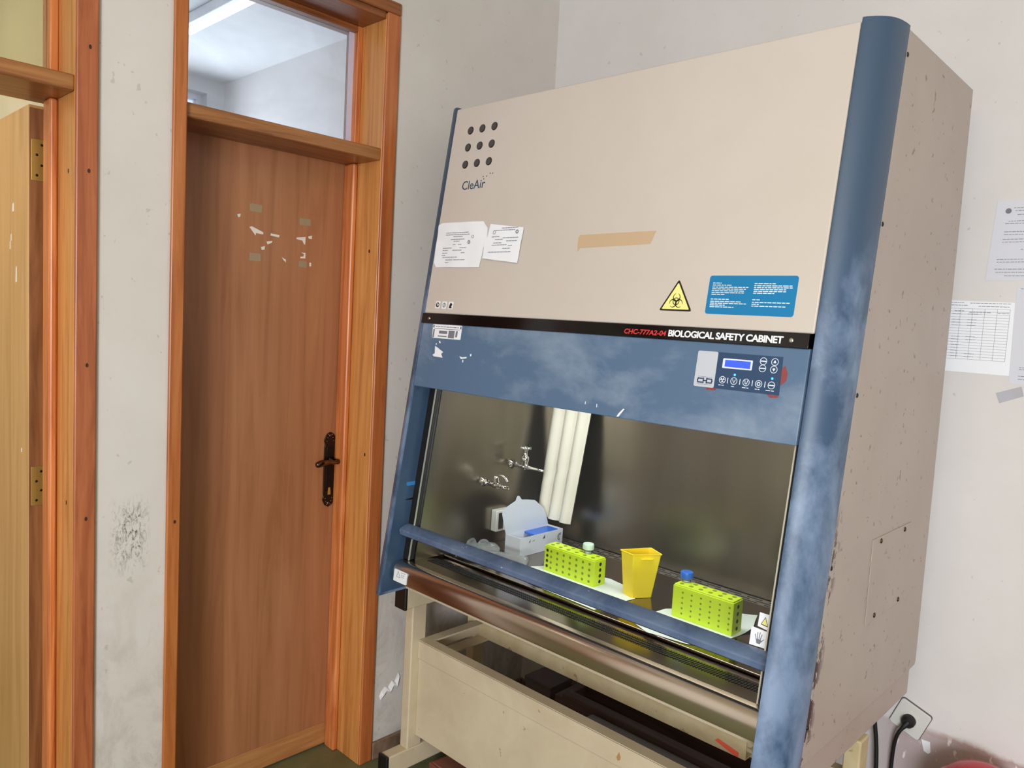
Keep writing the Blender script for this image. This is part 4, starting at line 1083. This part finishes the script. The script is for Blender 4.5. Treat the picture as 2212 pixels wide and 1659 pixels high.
wall_notice([(-.4440, 1.4570), (-.33, 1.457), (-.33, 1.7050), (-.4480, 1.7050)], 'white sheet at the far right edge of the back wall, beside the table sheet', [(-.425, -.34, 1.50), (-.425, -.34, 1.495), (-.425, -.34, 1.478), (-.425, -.34, 1.47), (-.44, -.39, 1.7)], P_paper2, None, .0006)
tg = obj('tape_piece', plate(NF, [(-.470, 1.430), (-.415, 1.452), (-.408, 1.428), (-.460, 1.404)], .0002, .0007), clear('frosted_tape', (.98, .98, .98), .35, (220, 220, 228)))
tag(tg, 'torn piece of pale tape below the wall notices', 'tape')
st = obj('paper_scrap', plate(NF, [(-.558, .448), (-.536, .449), (-.532, .420), (-.538, .414), (-.549, .418)], .0003, .002), P_paper)
tag(st, 'torn white paper scrap on the wall just below the power socket', 'paper scrap')

a = -.366; ca, sa = math.cos(a), math.sin(a)
KF = Frame((-.5895, WY, .4960), (ca, 0, sa), (-sa, 0, ca))
sk = thing('power_socket', (-.5895, WY, .496), 'crooked white power socket on the back wall right of the cabinet, black plug in it', 'socket')
obj('socket_frame', plate(KF, rrect(-.0435, .0435, -.0435, .0435, .008), 0, .003), mat('grey_gap', (96, 92, 92), .7), sk)
fc = obj('socket_plate', plate(KF, rrect(-.042, .042, -.0425, .0415, .007), .0032, .009), P_socket, sk, .0015)
obj('socket_well', ring(KF, 0, -.004, .0215, .018, .009, .0105, 28), P_socket, sk)
cb = thing('power_cable', KF.p(0, -.004, .01), 'black plug in the wall socket with its cable hanging down', 'power cable')
pl = lathe(KF.p(0, -.004, .0092), (0, -1, -.05), [(0, .0175), (.010, .0180), (.018, .0165), (.024, .012)], 22)
obj('plug', pl, P_rub, cb, smooth='auto')
pc = KF.p(0, -.004, .026)
bm = tube([pc + Vector((.004, .004, .004)), pc + Vector((-.006, -.010, -.012)), pc + Vector((-.018, -.012, -.034)), pc + Vector((-.026, -.006, -.066)), pc + Vector((-.030, .0, -.12)), pc + Vector((-.03, .004, -.30)), pc + Vector((-.03, .0, -.455)), pc + Vector((.03, .0, -.485)), pc + Vector((.10, -.05, -.4842))],
          lambda t: .0125 - .0075 * min(1, t * 5), 12)
obj('cable', bm, P_rub, cb, smooth=True)
o = obj('power_cable', tube([(-.690, 2.240, .80), (-.685, 2.248, .62), (-.672, 2.262, .50), (-.655, 2.27, .38), (-.650, 2.27, .20), (-.645, 2.27, .03), (-.60, 2.27, .0065), (-.52, 2.24, .0065)], .0055, 12), P_rub, smooth=True)
tag(o, 'black cable coming down from under the cabinet, left of the socket cable', 'power cable')

# storage seen through the gap of the stand
o = obj('wooden_board', boxes((-1.640, -.68, 2.06, 2.10, .03, .243)), W['board'], bevel=.003)
o2 = thing('wooden_crate', (-1.1, 2.09, 0), 'dark brown wooden crate on the floor behind the cabinet stand', 'crate')
o.name = 'crate_side'; o.parent = o2; o.matrix_parent_inverse = PW(o2).inverted()
obj('crate_side', boxes((-1.640, -.68, 2.20, 2.235, .03, .235)), W['board'], o2, .003)
obj('crate_end', boxes((-1.675, -1.640, 2.06, 2.235, .03, .225)), W['board'], o2, .003)
obj('crate_end', boxes((-.68, -.65, 2.06, 2.235, .03, .225)), W['board'], o2, .003)
obj('crate_bottom', boxes((-1.675, -.65, 2.06, 2.235, 0.0, .03)), W['board'], o2)
o = thing('metal_box', (-1.775, 2.14, 0), 'dark grey brown box standing left of the wooden crate under the cabinet', 'box')
obj('box_body', box(-1.845, -1.722, 2.09, 2.22, 0, .205), mat('dull_mauve_metal', (120, 104, 106), .6), o, .003)
obj('box_lid', boxes((-1.848, -1.719, 2.087, 2.223, .205, .222)), mat('dull_grey_lid', (104, 94, 96), .55), o, .003)
o = thing('carton', (-1.70, 1.76, 0), 'reddish brown carton lying on the floor under the front panel of the stand', 'box')
obj('carton_body', prism([(-1.855, 1.635, 0), (-1.50, 1.60, 0), (-1.47, 1.86, 0), (-1.825, 1.88, 0)], [(-1.855, 1.635, .055), (-1.50, 1.60, .055), (-1.47, 1.86, .055), (-1.825, 1.88, .055)]), P_card, o, .004)
obj('carton_flap', prism([(-1.84, 1.64, .056), (-1.66, 1.62, .056), (-1.64, 1.86, .056), (-1.82, 1.87, .056)], [(-1.84, 1.64, .060), (-1.66, 1.62, .080), (-1.64, 1.86, .078), (-1.82, 1.87, .060)]), mat('worn_carton_flap', (134, 78, 60), .7), o, .001)
o = thing('newspaper', (-1.2, 1.98, .2), 'pale printed papers lying along the wooden crate under the cabinet', 'papers')
obj('paper_stack', boxes((-1.50, -.95, 1.95, 2.055, .0, .225)), mat('pale_grey_paper', (170, 168, 178), .8), o, .003)
g_ = boxes(); NP = Frame((0, 0, .2255), (1, 0, 0), (0, 1, 0))
lines(NP, [(-1.45, -1.38, 1.985), (-1.42, -1.36, 1.975), (-1.40, -1.35, 1.965)], .006, 0, g_)
obj('paper_print', g_, P_inkd, o)
o = thing('plastic_bucket', (-.39, 2.16, 0), 'red plastic bucket against the back wall, only its rounded top showing', 'bucket')
obj('bucket_body', lathe((-.375, 2.165, 0), (0, 0, 1), [(0, .085), (.02, .095), (.39, .115), (.41, .118)], 32), P_redpl, o, smooth='auto')
obj('bucket_lid', lathe((-.375, 2.165, .41), (0, 0, 1), [(0, .122), (.015, .122), (.05, .10), (.085, .062), (.10, .02)], 32), P_redpl, o, smooth='auto')

# torn plaster flake on the left wall near the stand
LW = Frame((WX, 0, 0), (0, 1, 0), (0, 0, 1))
fl = bmesh.new()
prv = None
pth = [(1.583, .205, .002), (1.592, .222, .010), (1.606, .234, .007), (1.620, .228, .012), (1.636, .246, .009), (1.648, .240, .013), (1.663, .268, .004)]
for (y, z, hh) in pth:
    a_ = [fl.verts.new(LW.p(y - .004, z + .014, .0004)), fl.verts.new(LW.p(y, z, hh)), fl.verts.new(LW.p(y + .005, z - .012, .0004))]
    if prv:
        for i in range(2): fl.faces.new((prv[i], a_[i], a_[i + 1], prv[i + 1]))
    prv = a_
o = obj('plaster_flake', fl, mat('white_plaster_flake', (224, 222, 224), .7)); md = o.modifiers.new('t', 'SOLIDIFY'); md.thickness = .001
tag(o, 'peeling white plaster flake low on the left wall beside the stand leg', 'plaster flake')
